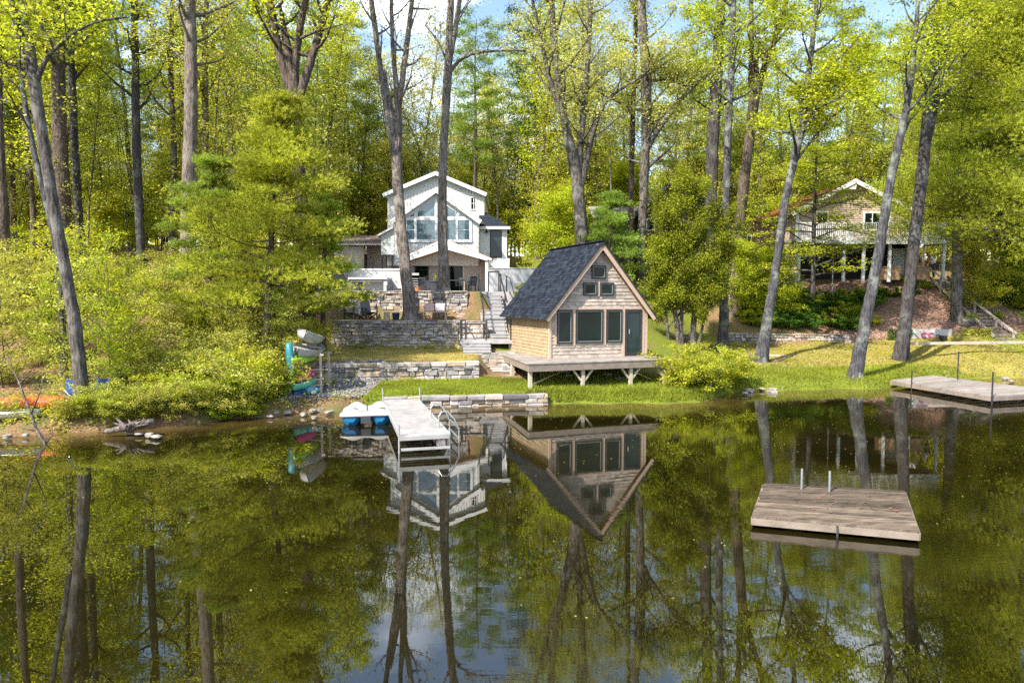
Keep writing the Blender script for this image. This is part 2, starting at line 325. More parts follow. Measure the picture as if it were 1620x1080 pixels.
gravel = np.maximum(band(x_, -8.0, -5.3, .25)*band(d_, .6, 4.6, .3), band(x_, -12.5, 0, .4)*band(y_, W4+.3, 52, .3))
at = me.color_attributes.new('mask', 'FLOAT_COLOR', 'POINT'); at.data.foreach_set('color', np.stack([grass, dry, mulch, gravel], -1).astype(np.float32).ravel())
m, n, b, out = nodes('forest_floor'); t = N(n, 'TexCoord'); ca = N(n, 'VertexColor', layer_name='mask'); sp = N(n, 'SeparateColor'); n.links.new(ca.outputs[0], sp.inputs[0])
z1 = N(n, 'TexNoise', Scale=.9, Detail=7, Roughness=.65); z2 = N(n, 'TexNoise', Scale=14, Detail=6, Roughness=.75); z3 = N(n, 'TexNoise', Scale=.35, Detail=4)
for z in (z1, z2, z3): n.links.new(t.outputs['Object'], z.inputs['Vector'])
lit = ramp(n, z2.outputs[0], [(.3, (.06, .032, .018)), (.5, (.20, .115, .062)), (.7, (.36, .23, .14))])
lit = mixc(n, ramp(n, z1.outputs[0], [(.45, (0, 0, 0)), (.62, (.7, .7, .7))]), lit, (.09, .13, .03))
gr = ramp(n, z2.outputs[0], [(.3, (.06, .085, .01)), (.55, (.14, .17, .017)), (.75, (.25, .26, .04))])
dr = ramp(n, z2.outputs[0], [(.3, (.13, .12, .025)), (.5, (.26, .22, .05)), (.72, (.40, .33, .11))])
mu = ramp(n, z2.outputs[0], [(.3, (.12, .065, .045)), (.5, (.27, .165, .125)), (.7, (.42, .29, .22))])
gv = ramp(n, z2.outputs[0], [(.3, (.12, .11, .115)), (.5, (.25, .235, .24)), (.72, (.40, .38, .38))])
def edge(fac):                          # roughen a region's edge with noise
    a = N(n, 'Math', operation='ADD'); n.links.new(fac, a.inputs[0]); s = N(n, 'Math', operation='MULTIPLY_ADD'); n.links.new(z1.outputs[0], s.inputs[0]); s.inputs[1].default_value = 1.1; s.inputs[2].default_value = -.55
    n.links.new(s.outputs[0], a.inputs[1]); return ramp(n, a.outputs[0], [(.4, (0, 0, 0)), (.6, (1, 1, 1))])
c = mixc(n, edge(sp.outputs[0]), lit, gr); c = mixc(n, edge(sp.outputs[1]), c, dr)
c = mixc(n, mixc(n, .5, edge(sp.outputs[1]), (0, 0, 0), 'MULTIPLY'), c, dr)
c = mixc(n, edge(sp.outputs[2]), c, mu); c = mixc(n, edge(ca.outputs['Alpha']), c, gv)
n.links.new(c, b.inputs['Base Color']); b.inputs['Roughness'].default_value = .95; b.inputs['Specular IOR Level'].default_value = .2
bp = N(n, 'Bump', Strength=.8, Distance=.06); n.links.new(z2.outputs[0], bp.inputs['Height']); n.links.new(bp.outputs[0], b.inputs['Normal'])
M['floor'] = m
o = link_mesh('ground', me, m, smooth=True); tag(o, kind='structure')
# ------------------------------------------------------------------ water
xs = np.unique(np.concatenate([np.linspace(-400, -40, 10), np.arange(-40, 42, 1.), np.linspace(42, 400, 10)])); ys = np.concatenate([np.linspace(-300, 8, 8), np.arange(9, 42, .5)])
XX, YY = np.meshgrid(xs, ys, indexing='ij'); V = np.stack([XX, YY, XX*0], -1).reshape(-1, 3); nx, ny = len(xs), len(ys)
I = np.arange(nx*ny).reshape(nx, ny); F = np.stack([I[:-1, :-1], I[1:, :-1], I[1:, 1:], I[:-1, 1:]], -1).reshape(-1)
me = np_mesh('water', V, F, 4); dd = shore(V[:, 0])-V[:, 1]; sh = 1-np.clip(dd/3.2, 0, 1)
at = me.color_attributes.new('mask', 'FLOAT_COLOR', 'POINT'); at.data.foreach_set('color', np.stack([sh, soft(14, 9, V[:, 1]), soft(-6, 6, V[:, 0]), sh*0+1], -1).astype(np.float32).ravel())
m, n, b, out = nodes('pond_water'); t = N(n, 'TexCoord'); ca = N(n, 'VertexColor', layer_name='mask'); sp = N(n, 'SeparateColor'); n.links.new(ca.outputs[0], sp.inputs[0])
z1 = N(n, 'TexNoise', Scale=.5, Detail=5, Roughness=.6); n.links.new(t.outputs['Object'], z1.inputs['Vector'])
deep = ramp(n, z1.outputs[0], [(.35, (.006, .0055, .001)), (.65, (.013, .0105, .002))]); shal = ramp(n, z1.outputs[0], [(.35, (.05, .032, .01)), (.65, (.12, .08, .028))])
n.links.new(mixc(n, sp.outputs[0], deep, shal), b.inputs['Base Color']); b.inputs['Roughness'].default_value = .0; b.inputs['IOR'].default_value = 2.25
mp = N(n, 'Mapping'); mp.inputs['Scale'].default_value = (.55, 1.6, 1); n.links.new(t.outputs['Object'], mp.inputs[0])
r1 = N(n, 'TexNoise', Scale=5.5, Detail=3, Roughness=.55); r2 = N(n, 'TexNoise', Scale=.8, Detail=2); r3 = N(n, 'TexNoise', Scale=.22, Detail=2)
n.links.new(mp.outputs[0], r1.inputs['Vector']); n.links.new(mp.outputs[0], r2.inputs['Vector']); n.links.new(t.outputs['Object'], r3.inputs['Vector'])
mk = N(n, 'Math', operation='MULTIPLY'); n.links.new(ramp(n, r3.outputs[0], [(.45, (.12, .12, .12)), (.62, (1, 1, 1))]), mk.inputs[0]); mk2 = N(n, 'MapRange'); n.links.new(sp.outputs[2], mk2.inputs[0]); mk2.inputs[3].default_value = .04; mk2.inputs[4].default_value = 1
n.links.new(mk2.outputs[0], mk.inputs[1])
bp = N(n, 'Bump', Distance=.0014); n.links.new(mk.outputs[0], bp.inputs['Strength']); n.links.new(r1.outputs[0], bp.inputs['Height'])
bp2 = N(n, 'Bump', Strength=.5, Distance=.0014); n.links.new(r2.outputs[0], bp2.inputs['Height']); n.links.new(bp.outputs[0], bp2.inputs['Normal']); n.links.new(bp2.outputs[0], b.inputs['Normal'])
M['water'] = m; o = link_mesh('water', me, m); tag(o, kind='structure')
# ------------------------------------------------------------------ dry stone walls
def stones(mb, p0, p1, z0a, z0b, z1a, z1b, thick, rng, hmin=.07, hmax=.19, lmin=.14, lmax=.5, cap=True):
    p0, p1 = np.array([*p0, 0.]), np.array([*p1, 0.]); L = np.linalg.norm(p1-p0); s_ = (p1-p0)/L; nrm = V3(s_[1], -s_[0], 0)
    H = max(z1a-z0a, z1b-z0b); rows = []; h = -.05
    while h < H-.03:
        r = rng.uniform(hmin, hmax); r = min(r, H-h); rows.append((h, r, cap and h+r > H-.05)); h += r
    for (h, r, top) in rows:
        s = -rng.uniform(0, .2)
        while s < L:
            l = rng.uniform(lmin, lmax)*(1.5 if top else 1); a, e = max(s, 0), min(s+l, L); s += l
            if e-a < .05: continue
            fr = (a+e)/2/L; zb = z0a+(z0b-z0a)*fr; zt = z1a+(z1b-z1a)*fr; sc = (zt-zb)/H
            za, ze = zb+h*sc+.004, zb+(h+r)*sc-.006+rng.uniform(-.012, .006)
            f = rng.uniform(-.05, .05)+(.03 if top else 0); c = min(.022, (ze-za)*.22); j = lambda k=.02: rng.uniform(-k, k)
            a += .006; e -= .006
            pts = []
            for dd, ins in ((f, c), (f-.03, 0), (-thick, 0)):
                for (u, zz) in ((a+ins, za+ins), (e-ins, za+ins), (e-ins, ze-ins), (a+ins, ze-ins)):
                    q = p0+s_*(u+j(.01 if dd < f-.1 else .024))+nrm*(dd+j(.01)); q[2] = zz+j(); pts.append(q)
            fs = [(0, 1, 2, 3)]+[(i+4, (i+1) % 4+4, (i+1) % 4, i) for i in range(4)]+[(i+8, (i+1) % 4+8, (i+1) % 4+4, i+4) for i in range(4)]+[(11, 10, 9, 8)]
            mb.add(pts, fs)
def wall(segs, label, seed, thick=.35, **k):
    rng = random.Random(seed); mb = MB(); core = MB()
    for (p0, p1, z0a, z0b, z1a, z1b) in segs:
        stones(mb, p0, p1, z0a, z0b, z1a, z1b, thick, rng, **k)
        a, b2 = np.array([*p0, 0.]), np.array([*p1, 0.]); s_ = unit(b2-a); nr = V3(s_[1], -s_[0], 0)
        q = a-nr*.08+s_*.06; q[2] = min(z0a, z0b)-.3
        core.para(q, (b2-a)-s_*.12, -nr*(thick-.14), (0, 0, min(z1a, z1b)-.08-q[2]))
    c = segs[0][0]; t = thing('stone_wall', label, 'stone wall', (c[0], c[1], segs[0][2]), 'dry stone walls')
    mb.build('stones', M['stone'], t); core.build('wall_core', M['stone_core'], t); return t
wall([((-4.6, 24.15), (1.35, 25.15), 0, 0, .40, .38)], 'low pale stone wall along the water beside the white dock', 1, hmin=.09, hmax=.2, lmin=.25, lmax=.7)
wall([((-8.0, 27.35), (-1.35, 28.2), .55, .6, 1.33, 1.36)], 'waist high stone wall between the lower lawn and the strip of dry grass', 2, hmin=.08, hmax=.22, lmin=.2, lmax=.6)
wall([((-8.75, W3), (-2.6, W3), 1.4, 1.45, 2.87, 2.87), ((-2.6, W3), (-1.2, W3+.02), 1.45, 1.45, 2.85, 2.85)], 'tall stone retaining wall below the two large grey trunks', 3)
wall([((-9.8, W4), (-2.3, W4), 2.8, 2.8, 4.33, 4.33), ((-2.3, W4), (-1.75, W4+1.2), 2.8, 2.9, 4.3, 4.3)], 'uppermost stone wall holding up the patio of the white house', 4)
wall([((12.2, 39.45), (19.6, 39.35), 1.15, 1.3, 1.95, 1.85)], 'long low rubble wall at the foot of the shaded bank', 5, lmax=.35, hmin=.1, hmax=.22)
wall([((12.9, 35.9), (15.4, 35.5), .45, .5, .98, .95)], 'short crumbling stone wall beside the lichened leaning birch', 6, lmax=.4, hmin=.1, hmax=.24)
wall([((7.4, 37.6), (10.0, 37.9), 1.15, 1.2, 1.95, 1.95)], 'rubble stone wall behind the bushy cedar right of the boathouse', 7, lmax=.4, hmin=.1, hmax=.24)
wall([((13.0, 43.6), (16.5, 43.8), 3.4, 3.6, 4.4, 4.4)], 'shaded stone wall higher up the bank below the tan house', 8, lmax=.4, hmin=.1, hmax=.24)
# stone steps
t = thing('stone_steps', 'grey stone steps leading from the lower lawn up to the wooden stairs', 'steps', (-.9, 29, .5)); rng = random.Random(9); mb = MB()
for i in range(6):
    z = .55+i*.155; y = 28.55+i*.36
    stones(mb, (-1.35, y), (0.15, y+.02), z, z, z+.155, z+.155, .5, rng, .15, .17, .3, .9, False)
mb.build('steps', M['stone'], t)
# ------------------------------------------------------------------ loose rocks on the shore
def rock(mb, c, r, rng, sub=2):
    import bmesh
    bm = bmesh.new(); bmesh.ops.create_icosphere(bm, subdivisions=sub, radius=1); s = (rng.uniform(.8, 1.3), rng.uniform(.7, 1.1), rng.uniform(.5, .8)); a = rng.uniform(0, 6.3)
    ph = [rng.uniform(0, 6) for _ in range(4)]; vs = []
    for v in bm.verts:
        k = 1+.18*math.sin(3*v.co.x+ph[0])+.14*math.sin(4*v.co.y+ph[1])+.12*math.sin(5*v.co.z+ph[2])
        x, y, z = v.co.x*k*s[0], v.co.y*k*s[1], max(-.7, min(.75, v.co.z*k))*s[2]
        vs.append((c[0]+r*(x*math.cos(a)-y*math.sin(a)), c[1]+r*(x*math.sin(a)+y*math.cos(a)), c[2]+r*z))
    mb.add(vs, [[v.index for v in f.verts] for f in bm.faces]); bm.free()
rng = random.Random(11); k = 0
ROCKS = [(436, 652, .2), (455, 652, .14), (470, 648, .12), (480, 655, .16), (495, 650, .13), (508, 648, .11), (520, 652, .15), (532, 646, .1), (443, 640, .16), (428, 658, .12), (497, 660, .1), (545, 645, .09), (236, 688, .15), (220, 686, .10), (247, 690, .12), (205, 684, .11), (1185, 617, .2), (1205, 615, .16), (1222, 617, .22), (1178, 622, .14), (1235, 614, .13), (12, 690, .10), (40, 688, .08), (450, 618, .22), (1590, 598, .16), (1600, 603, .12), (440, 607, .15)]
for (px, py, r) in ROCKS:
    g = G(px, py, .08); mb = MB(); rock(mb, g, r, rng)
    lab = 'pale boulder at the foot of the kayak rack' if (px, py) in ((450, 618), (440, 607), (443, 640)) else 'pale shore rock between the gravel patch and the pedal boat' if px > 400 and px < 600 else 'pale boulder by the driftwood stump at the water line' if 180 < px < 260 else 'rock on the muddy shore below the large round shrub' if 1100 < px < 1300 else 'rock at the far right shore behind the old dock' if px > 1500 else 'small rock at the water line under the bare leaning branch'
    mb.solo('rock', M['rock'], lab, 'rock', 'rocks along the shore', smooth=False)
for i in range(26):                      # rubble under the boathouse deck
    u, v = rng.uniform(.3, 4.6), rng.uniform(-.6, 3.2); q = (1.55+u*.94-v*.342, 27.9+u*.342+v*.94); mb = MB(); rr = rng.uniform(.12, .28); rock(mb, (q[0], q[1], hz1(*q)+rr*.4), rr, rng, 1)
    mb.solo('rubble_stone', M['rock'], 'grey rubble stone in the shade under the boathouse deck', 'rock', 'rubble stones under the boathouse deck')
# ------------------------------------------------------------------ shingles, boards, windows
def shingle(mb, O, U, Vv, Nn, H, row, clip, wr=(.1, .22), th=.026, seed=0, gap=.004):
    O, U, Vv, Nn = (np.asarray(t, float) for t in (O, U, Vv, Nn)); rng = random.Random(seed); v = 0
    while v < H-1e-4:
        r = min(row, H-v); a0, a1 = clip(v); b0, b1 = clip(v+r); s = min(a0, b0)-rng.uniform(0, wr[0]); e = max(a1, b1)
        while s < e:
            l = rng.uniform(*wr); x0, x1 = s, min(s+l-gap, e); s += l
            q = [max(x0, a0), min(x1, a1), min(x1, b1), max(x0, b0)]
            if q[1]-q[0] < .006 and q[2]-q[3] < .006: continue
            if q[1] < q[0]: q[0] = q[1] = min(max((q[0]+q[1])/2, a0), a1)
            if q[2] < q[3]: q[2] = q[3] = min(max((q[2]+q[3])/2, b0), b1)
            j = rng.uniform(-.006, .006)*(row > .1); t = th*rng.uniform(.75, 1.2)
            P_ = lambda u, vv, n_: O+U*u+Vv*vv+Nn*n_
            mb.add([P_(q[0], v+j, t), P_(q[1], v+j, t), P_(q[2], v+r+.01, .003), P_(q[3], v+r+.01, .003), P_(q[0], v+j, 0), P_(q[1], v+j, 0)], [(0, 1, 2, 3), (4, 5, 1, 0), (5, 2, 1), (4, 0, 3)])
        v += row
def window(parent, O, U, Vv, w_, h_, fr=.06, frame=None, gl=None, mull=(), dep=.05, name='window', top=None, label=None, sash=None):
    """O lower-left corner on the wall face, U across, Vv up; normal is toward the viewer (U x up). top = heights of upper-left/right corners for sloped tops"""
    O, U, Vv = (np.asarray(t, float) for t in (O, U, Vv)); Nn = unit(np.cross(U, Vv)); hl, hr = top or (h_, h_)
    f = MB(); A, B, C_, D = O, O+U*w_, O+U*w_+Vv*hr, O+Vv*hl
    C0 = (A+B+C_+D)/4
    inn = [p+(C0-p)*0 for p in (A, B, C_, D)]
    def inset(poly, d):
        n_ = len(poly); res = []
        for i in range(n_):
            p, a, b_ = poly[i], poly[i-1], poly[(i+1) % n_]; e1, e2 = unit(p-a), unit(b_-p); n1, n2 = np.cross(Nn, e1), np.cross(Nn, e2)
            k = d/max(.2, (1+np.dot(n1, n2)))
            res.append(p+(n1+n2)*k)
        return res
    outer = [p for p in (A, B, C_, D)]
    if np.linalg.norm(D-A) < .02: outer = [A, B, C_]
    if np.linalg.norm(C_-B) < .02: outer = [A, B, D]
    inn = inset(outer, fr); n_ = len(outer); vs = []
    for p in outer: vs.append(p-Nn*.01)
    for p in outer: vs.append(p+Nn*dep)
    for p in inn: vs.append(p+Nn*dep)
    for p in inn: vs.append(p+Nn*.006)
    fs = []
    for i in range(n_):
        j = (i+1) % n_; fs += [(i, j, n_+j, n_+i), (n_+i, n_+j, 2*n_+j, 2*n_+i), (2*n_+i, 2*n_+j, 3*n_+j, 3*n_+i)]
    f.add(vs, fs)
    for (kind, t) in mull:
        if kind == 'h': f.bar(O+Vv*t*h_+Nn*.03+U*fr, O+Vv*t*h_+Nn*.03+U*(w_-fr), .03, .035)
        else: f.bar(O+U*t*w_+Nn*.03+Vv*fr, O+U*t*w_+Nn*.03+Vv*(h_-fr), .035, .03, up=Nn)
    fo = f.build(name, frame or M['white_trim'], parent)
    if label: fo['label'] = label
    g = MB(); g.add([p+Nn*.014 for p in inn], [tuple(range(n_))]); go = g.build('pane', gl or M['glass_dark'], fo)
    if sash:
        i2 = inset(inn, .03); s2 = MB(); m_ = len(inn); vs = [p+Nn*.03 for p in inn]+[p+Nn*.03 for p in i2]+[p+Nn*.014 for p in i2]; s2.add(vs, [(i, (i+1) % m_, m_+(i+1) % m_, m_+i) for i in range(m_)]+[(m_+i, m_+(i+1) % m_, 2*m_+(i+1) % m_, 2*m_+i) for i in range(m_)]); s2.build('sash', sash, fo)
    return fo
# ================================================================== boathouse
R20 = math.radians(20); bu = V3(math.cos(R20), math.sin(R20), 0); bv = V3(-math.sin(R20), math.cos(R20), 0); BO = V3(1.55, 27.9, 1.47); UP = V3(0, 0, 1)
def B(u, v, z): return BO+bu*u+bv*v+UP*z
BW, BD, EV, AP = 4.5, 5.0, 2.02, 4.72
bh = thing('boathouse', 'small shingled boathouse with a steep black roof on a deck by the water', 'boathouse', B(0, 0, 0))
slope = (AP-EV)/(BW/2)
mb = MB(); mb.prism([B(0.02, 0.02, 0), B(BW-.02, 0.02, 0), B(BW-.02, .02, EV-.03), B(BW/2, .02, AP-.06), B(.02, .02, EV-.03)], bv*(BD-.04)); mb.build('wall_core', M['stone_core'], bh)
def gclip(z):
    if z <= EV: return (0., BW)
    d = (z-EV)/slope; return (min(d, BW/2), max(BW-d, BW/2))
mb = MB(); shingle(mb, B(0, 0, 0), bu, UP, -bv, AP-.1, .145, gclip, seed=1); mb.build('front_shingles', M['cedar_grey'], bh)
mb = MB(); shingle(mb, B(BW, BD, 0), -bu, UP, bv, AP-.1, .145, gclip, seed=2); mb.build('rear_shingles', M['cedar_grey'], bh)
mb = MB(); shingle(mb, B(0, BD, 0), -bv, UP, -bu, EV, .145, lambda v: (0, BD), seed=3); o = mb.build('side_shingles', M['cedar_new'], bh); o['label'] = 'golden unweathered shingles on the left side wall'
mb = MB(); shingle(mb, B(BW, 0, 0), bv, UP, bu, EV, .145, lambda v: (0, BD), seed=4); mb.build('side_shingles', M['cedar_grey'], bh)
# trim
mb = MB()
for (u, dv) in ((0, 0), (BW, 0)): mb.para(B(u-.05, -.05, 0), bu*.1, bv*.1, UP*(EV-.02))
for (u0, sg) in ((-.33, 1), (BW+.33, -1)):
    z0 = EV-.33*slope; d = unit(bu*sg*(BW/2+.33)+UP*(AP+.02-z0)); L = np.linalg.norm(bu*sg*(BW/2+.33)+UP*(AP+.02-z0)); nrm = unit(np.cross(d, bv))*(-1 if sg > 0 else 1)
    if nrm[2] > 0: nrm = -nrm
    mb.para(B(u0, -.30, z0), d*L, bv*.035, nrm*.17); mb.para(B(u0+sg*.36, -.028, z0+.36*slope-.12), d*(L-.42), bv*.02, nrm*.09)
mb.build('trim', M['cedar_trim'], bh)
# roof
for sg, name in ((1, 'roof'), (-1, 'roof')):
    e = B(BW/2-sg*(BW/2+.38), -.34, EV-.38*slope+.05); r_ = B(BW/2, -.34, AP+.09); up = unit(r_-e); L = np.linalg.norm(r_-e); nn = unit(np.cross(bv, up)); nn = nn if nn[2] > 0 else -nn
    rf = MB(); rf.para(e-nn*.05, bv*(BD+.6), up*L, nn*.05); ro = rf.build('roof', M['dark_frame'], bh)
    s = MB(); DL = BD+.6
    if sg > 0: shingle(s, e+bv*DL+nn*.002, -bv, up, nn, L, .14, lambda v: (0, DL), (.18, .34), .014, 5)
    else: shingle(s, e+nn*.002, bv, up, nn, L, .14, lambda v: (0, DL), (.18, .34), .014, 6)
    s.build('shingles', M['shingle'], ro)
mb = MB(); mb.bar(B(BW/2, -.36, AP+.12), B(BW/2, BD+.27, AP+.12), .2, .03); mb.build('ridge_cap', M['shingle'], bh)
# windows: pixel spans measured on the facade -> u, z
def bw(u0, u1, z0, z1, label=None, lean=0):
    f = MB(); 
    return window(bh, B(u0, -.028, z0), bu, UP, u1-u0, z1-z0, .055, M['dark_frame'], M['glass_dark'], dep=.05, label=label, sash=M['sash'])
for (u0, u1, z0, z1) in ((.30, .99, .60, 1.98), (1.14, 2.41, .60, 1.98), (2.56, 3.31, .60, 1.98)): bw(u0, u1, z0, z1)
for (u0, u1, z0, z1) in ((1.48, 2.12, 2.58, 3.12), (2.26, 2.90, 2.58, 3.12), (1.86, 2.52, 3.28, 3.84)): bw(u0, u1, z0, z1)
mb = MB()
for (a, b_, c_, d_) in ((.20, .29, .56, 1.99), (1.0, 1.13, .5, 1.99), (2.42, 2.55, .5, 1.99), (3.32, 3.45, 0, 1.99), (4.27, 4.42, 0, 1.99), (.20, 4.42, 2.0, 2.07), (2.13, 2.25, 2.55, 3.16)): mb.para(B(a, -.045, c_), bu*(b_-a), bv*.03, UP*(d_-c_))
mb.build('window_trim', M['cedar_trim'], bh)
dr = MB()
for (a, b_, c_, d_) in ((3.46, 3.55, .02, 1.98), (4.17, 4.26, .02, 1.98), (3.55, 4.17, 1.88, 1.98), (3.55, 4.17, .02, .16)): dr.para(B(a, -.07, c_), bu*(b_-a), bv*.06, UP*(d_-c_))
do = dr.build('door', M['dark_frame'], bh)
mb = MB(); mb.para(B(3.54, -.035, .1), bu*.64, bv*.01, UP*1.82); mb.build('pane', M['glass_teal'], do)
mb = MB(); mb.tube([B(3.63, -.1, .95), B(3.63, -.1, 1.15)], .015); mb.build('handle', M['grey_metal'], do)
# deck
dk = thing('boathouse_deck', 'weathered wooden deck on braced posts around the boathouse', 'deck', B(-1.6, -1.75, -.1))
pl = MB(); rng = random.Random(3); v = -1.78
while v < 5.3:
    uL = -1.65+.9*(v+1.75)/7.1; uR = 4.6
    if v > 0: uR = -.03
    uR = 4.6 if v < -.14 else uR
    pl.para(B(uL, v, -.05), bu*(uR-uL), bv*.135, UP*(.05-.002*rng.random())); v += .142
pl.build('deck_boards', M['deckwood'], dk)
rm = MB(); rm.para(B(-1.62, -1.76, -.32), bu*6.2, bv*.045, UP*.266); a = B(-1.62, -1.715, -.32); b_ = B(-.74, 5.25, -.32); rm.para(a, b_-a, bu*.045, UP*.266); rm.para(B(4.54, -1.715, -.32), bv*7.0, bu*.045, UP*.266)
rm.build('rim_board', M['rimwood'], dk)
jo = MB()
for v in np.arange(-1.2, 5, .6): jo.para(B(-1.35+.124*(v+1.75), v, -.28), bu*(5.8-.12*(v+1.75)), bv*.04, UP*.22)
jo.build('joists', M['rimwood'], dk)
for (u, v) in ((-1.5, -1.6), (.72, -1.6), (2.85, -1.6), (4.44, -1.6), (-1.2, 1.2), (1.4, 1.2), (3.4, 1.4), (4.42, 2.2), (-.9, 4.2)):
    q = B(u, v, 0); zg = hz1(q[0], q[1])-.05; p = MB(); p.box((q[0], q[1], (zg+1.16)/2), (.13, .13, 1.16-zg), R20); o = p.build('post', M['postwood'], dk)
    if v < -1:
        for s in ((1,) if u < -1 else (-1,) if u > 4 else (-1, 1)):
            if u < 0: continue
            p = MB(); p.bar(B(u+s*.04, v, -.80), B(u+s*.42, v, -.33), .07, .09, up=bv); p.build('brace', M['postwood'], o)
p = MB(); p.bar(B(-1.4, -1.5, -.85), B(.9, .2, -.45), .04, .05); p.bar(B(3.0, -1.2, -.45), B(4.3, -.9, -.95), .04, .05); p.build('cross_brace', M['newwood'], dk)
# hoses under the deck
mb = MB(); mb.tube([B(.6+.2*i, -.8+.06*math.sin(i*2.1), -1.0+.01*(i % 2)) for i in range(5)], .025, 6); mb.solo('garden_hose', M['hose_blue'], 'blue hose lying in the shade under the boathouse deck', 'hose')
mb = MB(); mb.tube([B(1.5+.2*i, -.75+.05*math.sin(i*1.7), -1.0+.01*(i % 2)) for i in range(7)], .025, 6); mb.solo('garden_hose', M['hose_green'], 'green hose lying in the shade under the boathouse deck', 'hose')
# ================================================================== main stairs
st = thing('wooden_stairs', 'grey wooden stairs with black railings climbing to the patio beside the boathouse', 'stairs', (-1, 33, 1.4))
n_ = 12
for i in range(n_):
    f = (i+.5)/n_; y = 33.35+4.2*f; z = 2.0+(4.3-2.0)*(i+1)/n_-.0; c = -.80-.42*f; tr = MB(); tr.box((c, y, z-.02), (1.16, .36, .045)); tr.build('tread', M['stairwood'], st)
rs = MB()
for i in range(n_): f = (i+.5)/n_; y = 33.35+4.2*f-.15; z = 2.0+(2.3)*(i+1)/n_; c = -.80-.42*f; rs.box((c, y, z-.115), (1.12, .02, .14))
rs.build('risers', M['stairwood'], st)
ss = MB()
for s in (-.6, .6): ss.bar((-.80+s, 33.3, 1.9), (-1.22+s, 37.6, 4.15), .05, .3)
ss.build('stringer', M['stairwood'], st)
ld = MB()
for i in range(6): ld.bb(-2.45, .02, 32.15+i*.2, 32.34+i*.2, 1.93, 1.97)
ld.bb(-2.45, .02, 32.1, 32.145, 1.80, 1.972); ld.bb(-2.4, -2.3, 32.3, 33.2, 1.5, 1.9); ld.bb(-.15, -.05, 32.3, 33.2, 1.2, 1.9); ld.build('landing', M['stairwood'], st)
for i in range(4):
    tr = MB(); z = 1.87-.115*i; tr.bb(-2.32+.03*i, -1.0+.02*i, 31.80-.3*i, 32.09-.3*i, z-.04, z); tr.bb(-2.3+.03*i, -1.02+.02*i, 31.82-.3*i, 31.84-.3*i, z-.155, z-.045); tr.build('tread', M['stairwood'], st)
rl = MB(); bm_ = .045
def post(mb, x, y, z0, z1, w_=.07): mb.bb(x-w_/2, x+w_/2, y-w_/2, y+w_/2, z0, z1)
# long left handrail
top = [(-1.82, 37.6, 5.22), (-1.86, 37.3, 5.25), (-1.40, 33.9, 3.05+.2), (-1.37, 33.1, 2.9)]
rl.tube(top, .04, 6); post(rl, -1.82, 37.5, 4.25, 5.2); post(rl, -1.62, 35.6, 3.2, 4.2); post(rl, -1.38, 33.2, 1.97, 2.92)
rl.tube([(-.62, 37.6, 5.25), (-.66, 37.3, 5.25), (-.25, 34.6, 3.75)], .04, 6); post(rl, -.62, 37.5, 4.2, 5.22); post(rl, -.36, 35.5, 3.2, 4.2); post(rl, -.2, 34.4, 2.6, 3.6)
rl.tube([(-1.30, 37.65, 5.38), (-.72, 37.65, 5.42)], .04, 6); post(rl, -1.30, 37.65, 4.3, 5.38); post(rl, -.72, 37.65, 4.3, 5.42); rl.tube([(-.3, 37.9, 5.2), (-.1, 37.4, 5.0), (.1, 36.6, 4.2)], .025, 6); post(rl, -.3, 37.9, 4.3, 5.2)
rl.build('upper_railing', M['black_metal'], st)
r2 = MB()
for (x, y) in ((-1.22, 32.2), (-.06, 32.2)): post(r2, x, y, 1.97, 2.93, .07)
r2.bb(-1.26, -.02, 32.17, 32.23, 2.90, 2.945); r2.build('landing_railing', M['black_metal'], st); r2 = MB()
for (x, y) in ((-2.42, 32.2), (-2.42, 33.0)): post(r2, x, y, 1.97, 2.9, .06)
r2.bb(-2.45, -2.39, 32.2, 33.0, 2.87, 2.91); post(r2, -2.2, 32.2, 1.97, 2.9, .05); r2.bb(-2.42, -2.2, 32.17, 32.2, 2.87, 2.91)
r2.build('landing_railing', M['black_metal'], st)
# ================================================================== white house
def XZ(px, py, Y): p = P(px, py, Y); return p[0], p[2]
wh = thing('white_house', 'white two storey house with a gabled window wall and a covered porch', 'house', (X(690, 46), 46, 4.3))
Yu, Yg, Ya, Yp = 49.0, 46.0, 47.6, 44.0
def pgn(pts, Y): return [P(px, py, Y) for px, py in pts]
# upper storey
mb = MB(); mb.prism(pgn([(613, 420), (766, 420), (766, 303), (690, 275), (613, 304)], Yu), (0, 8, 0)); mb.build('upper_wall', M['white'], wh)
bt = MB()
for px in np.arange(616, 766, 4.6):
    top = 304-(px-613)*.377 if px < 690 else 275+(px-690)*.368
    a = P(px, top+3, Yu-.02); b_ = P(px, 400, Yu-.02); bt.bb(a[0]-.025, a[0]+.025, Yu-.03, Yu+.02, b_[2], a[2])
bt.build('battens', M['white'], wh)
def roofpair(parent, L, A, R, Y, y0, y1, th, mat, shmat, fascia=.2, fmat=None, name='roof'):
    a, b_, c = P(*L, Y), P(*A, Y), P(*R, Y); y0_ = y0
    for q_, (e, r_) in enumerate(((a, b_), (c, b_))):
        e, r_ = e.copy(), r_.copy(); e[1] = r_[1] = y0_+.005*q_; up = r_-e; l = np.linalg.norm(up); up /= l; nn = unit(np.cross((0, 1, 0), up)); nn = nn if nn[2] > 0 else -nn
        mb = MB(); mb.para(e-nn*th, (0, y1-y0, 0), up*l, nn*th); ro = mb.build(name, mat, parent)
        s = MB(); DL = y1-y0; lft = e[0] < r_[0]
        shingle(s, e+V3(0, DL, 0)+nn*.003 if lft else e+nn*.003, V3(0, -1, 0) if lft else V3(0, 1, 0), up, nn, l, .15, lambda v: (0, DL), (.25, .5), .015, 7); s.build('shingles', shmat, ro)
        f = MB(); f.para(e-V3(0, .03+.004*q_, 0)-nn*th*.4, up*l, (0, .03, 0), -nn*fascia); f.build('fascia', fmat or M['white_trim'], ro)
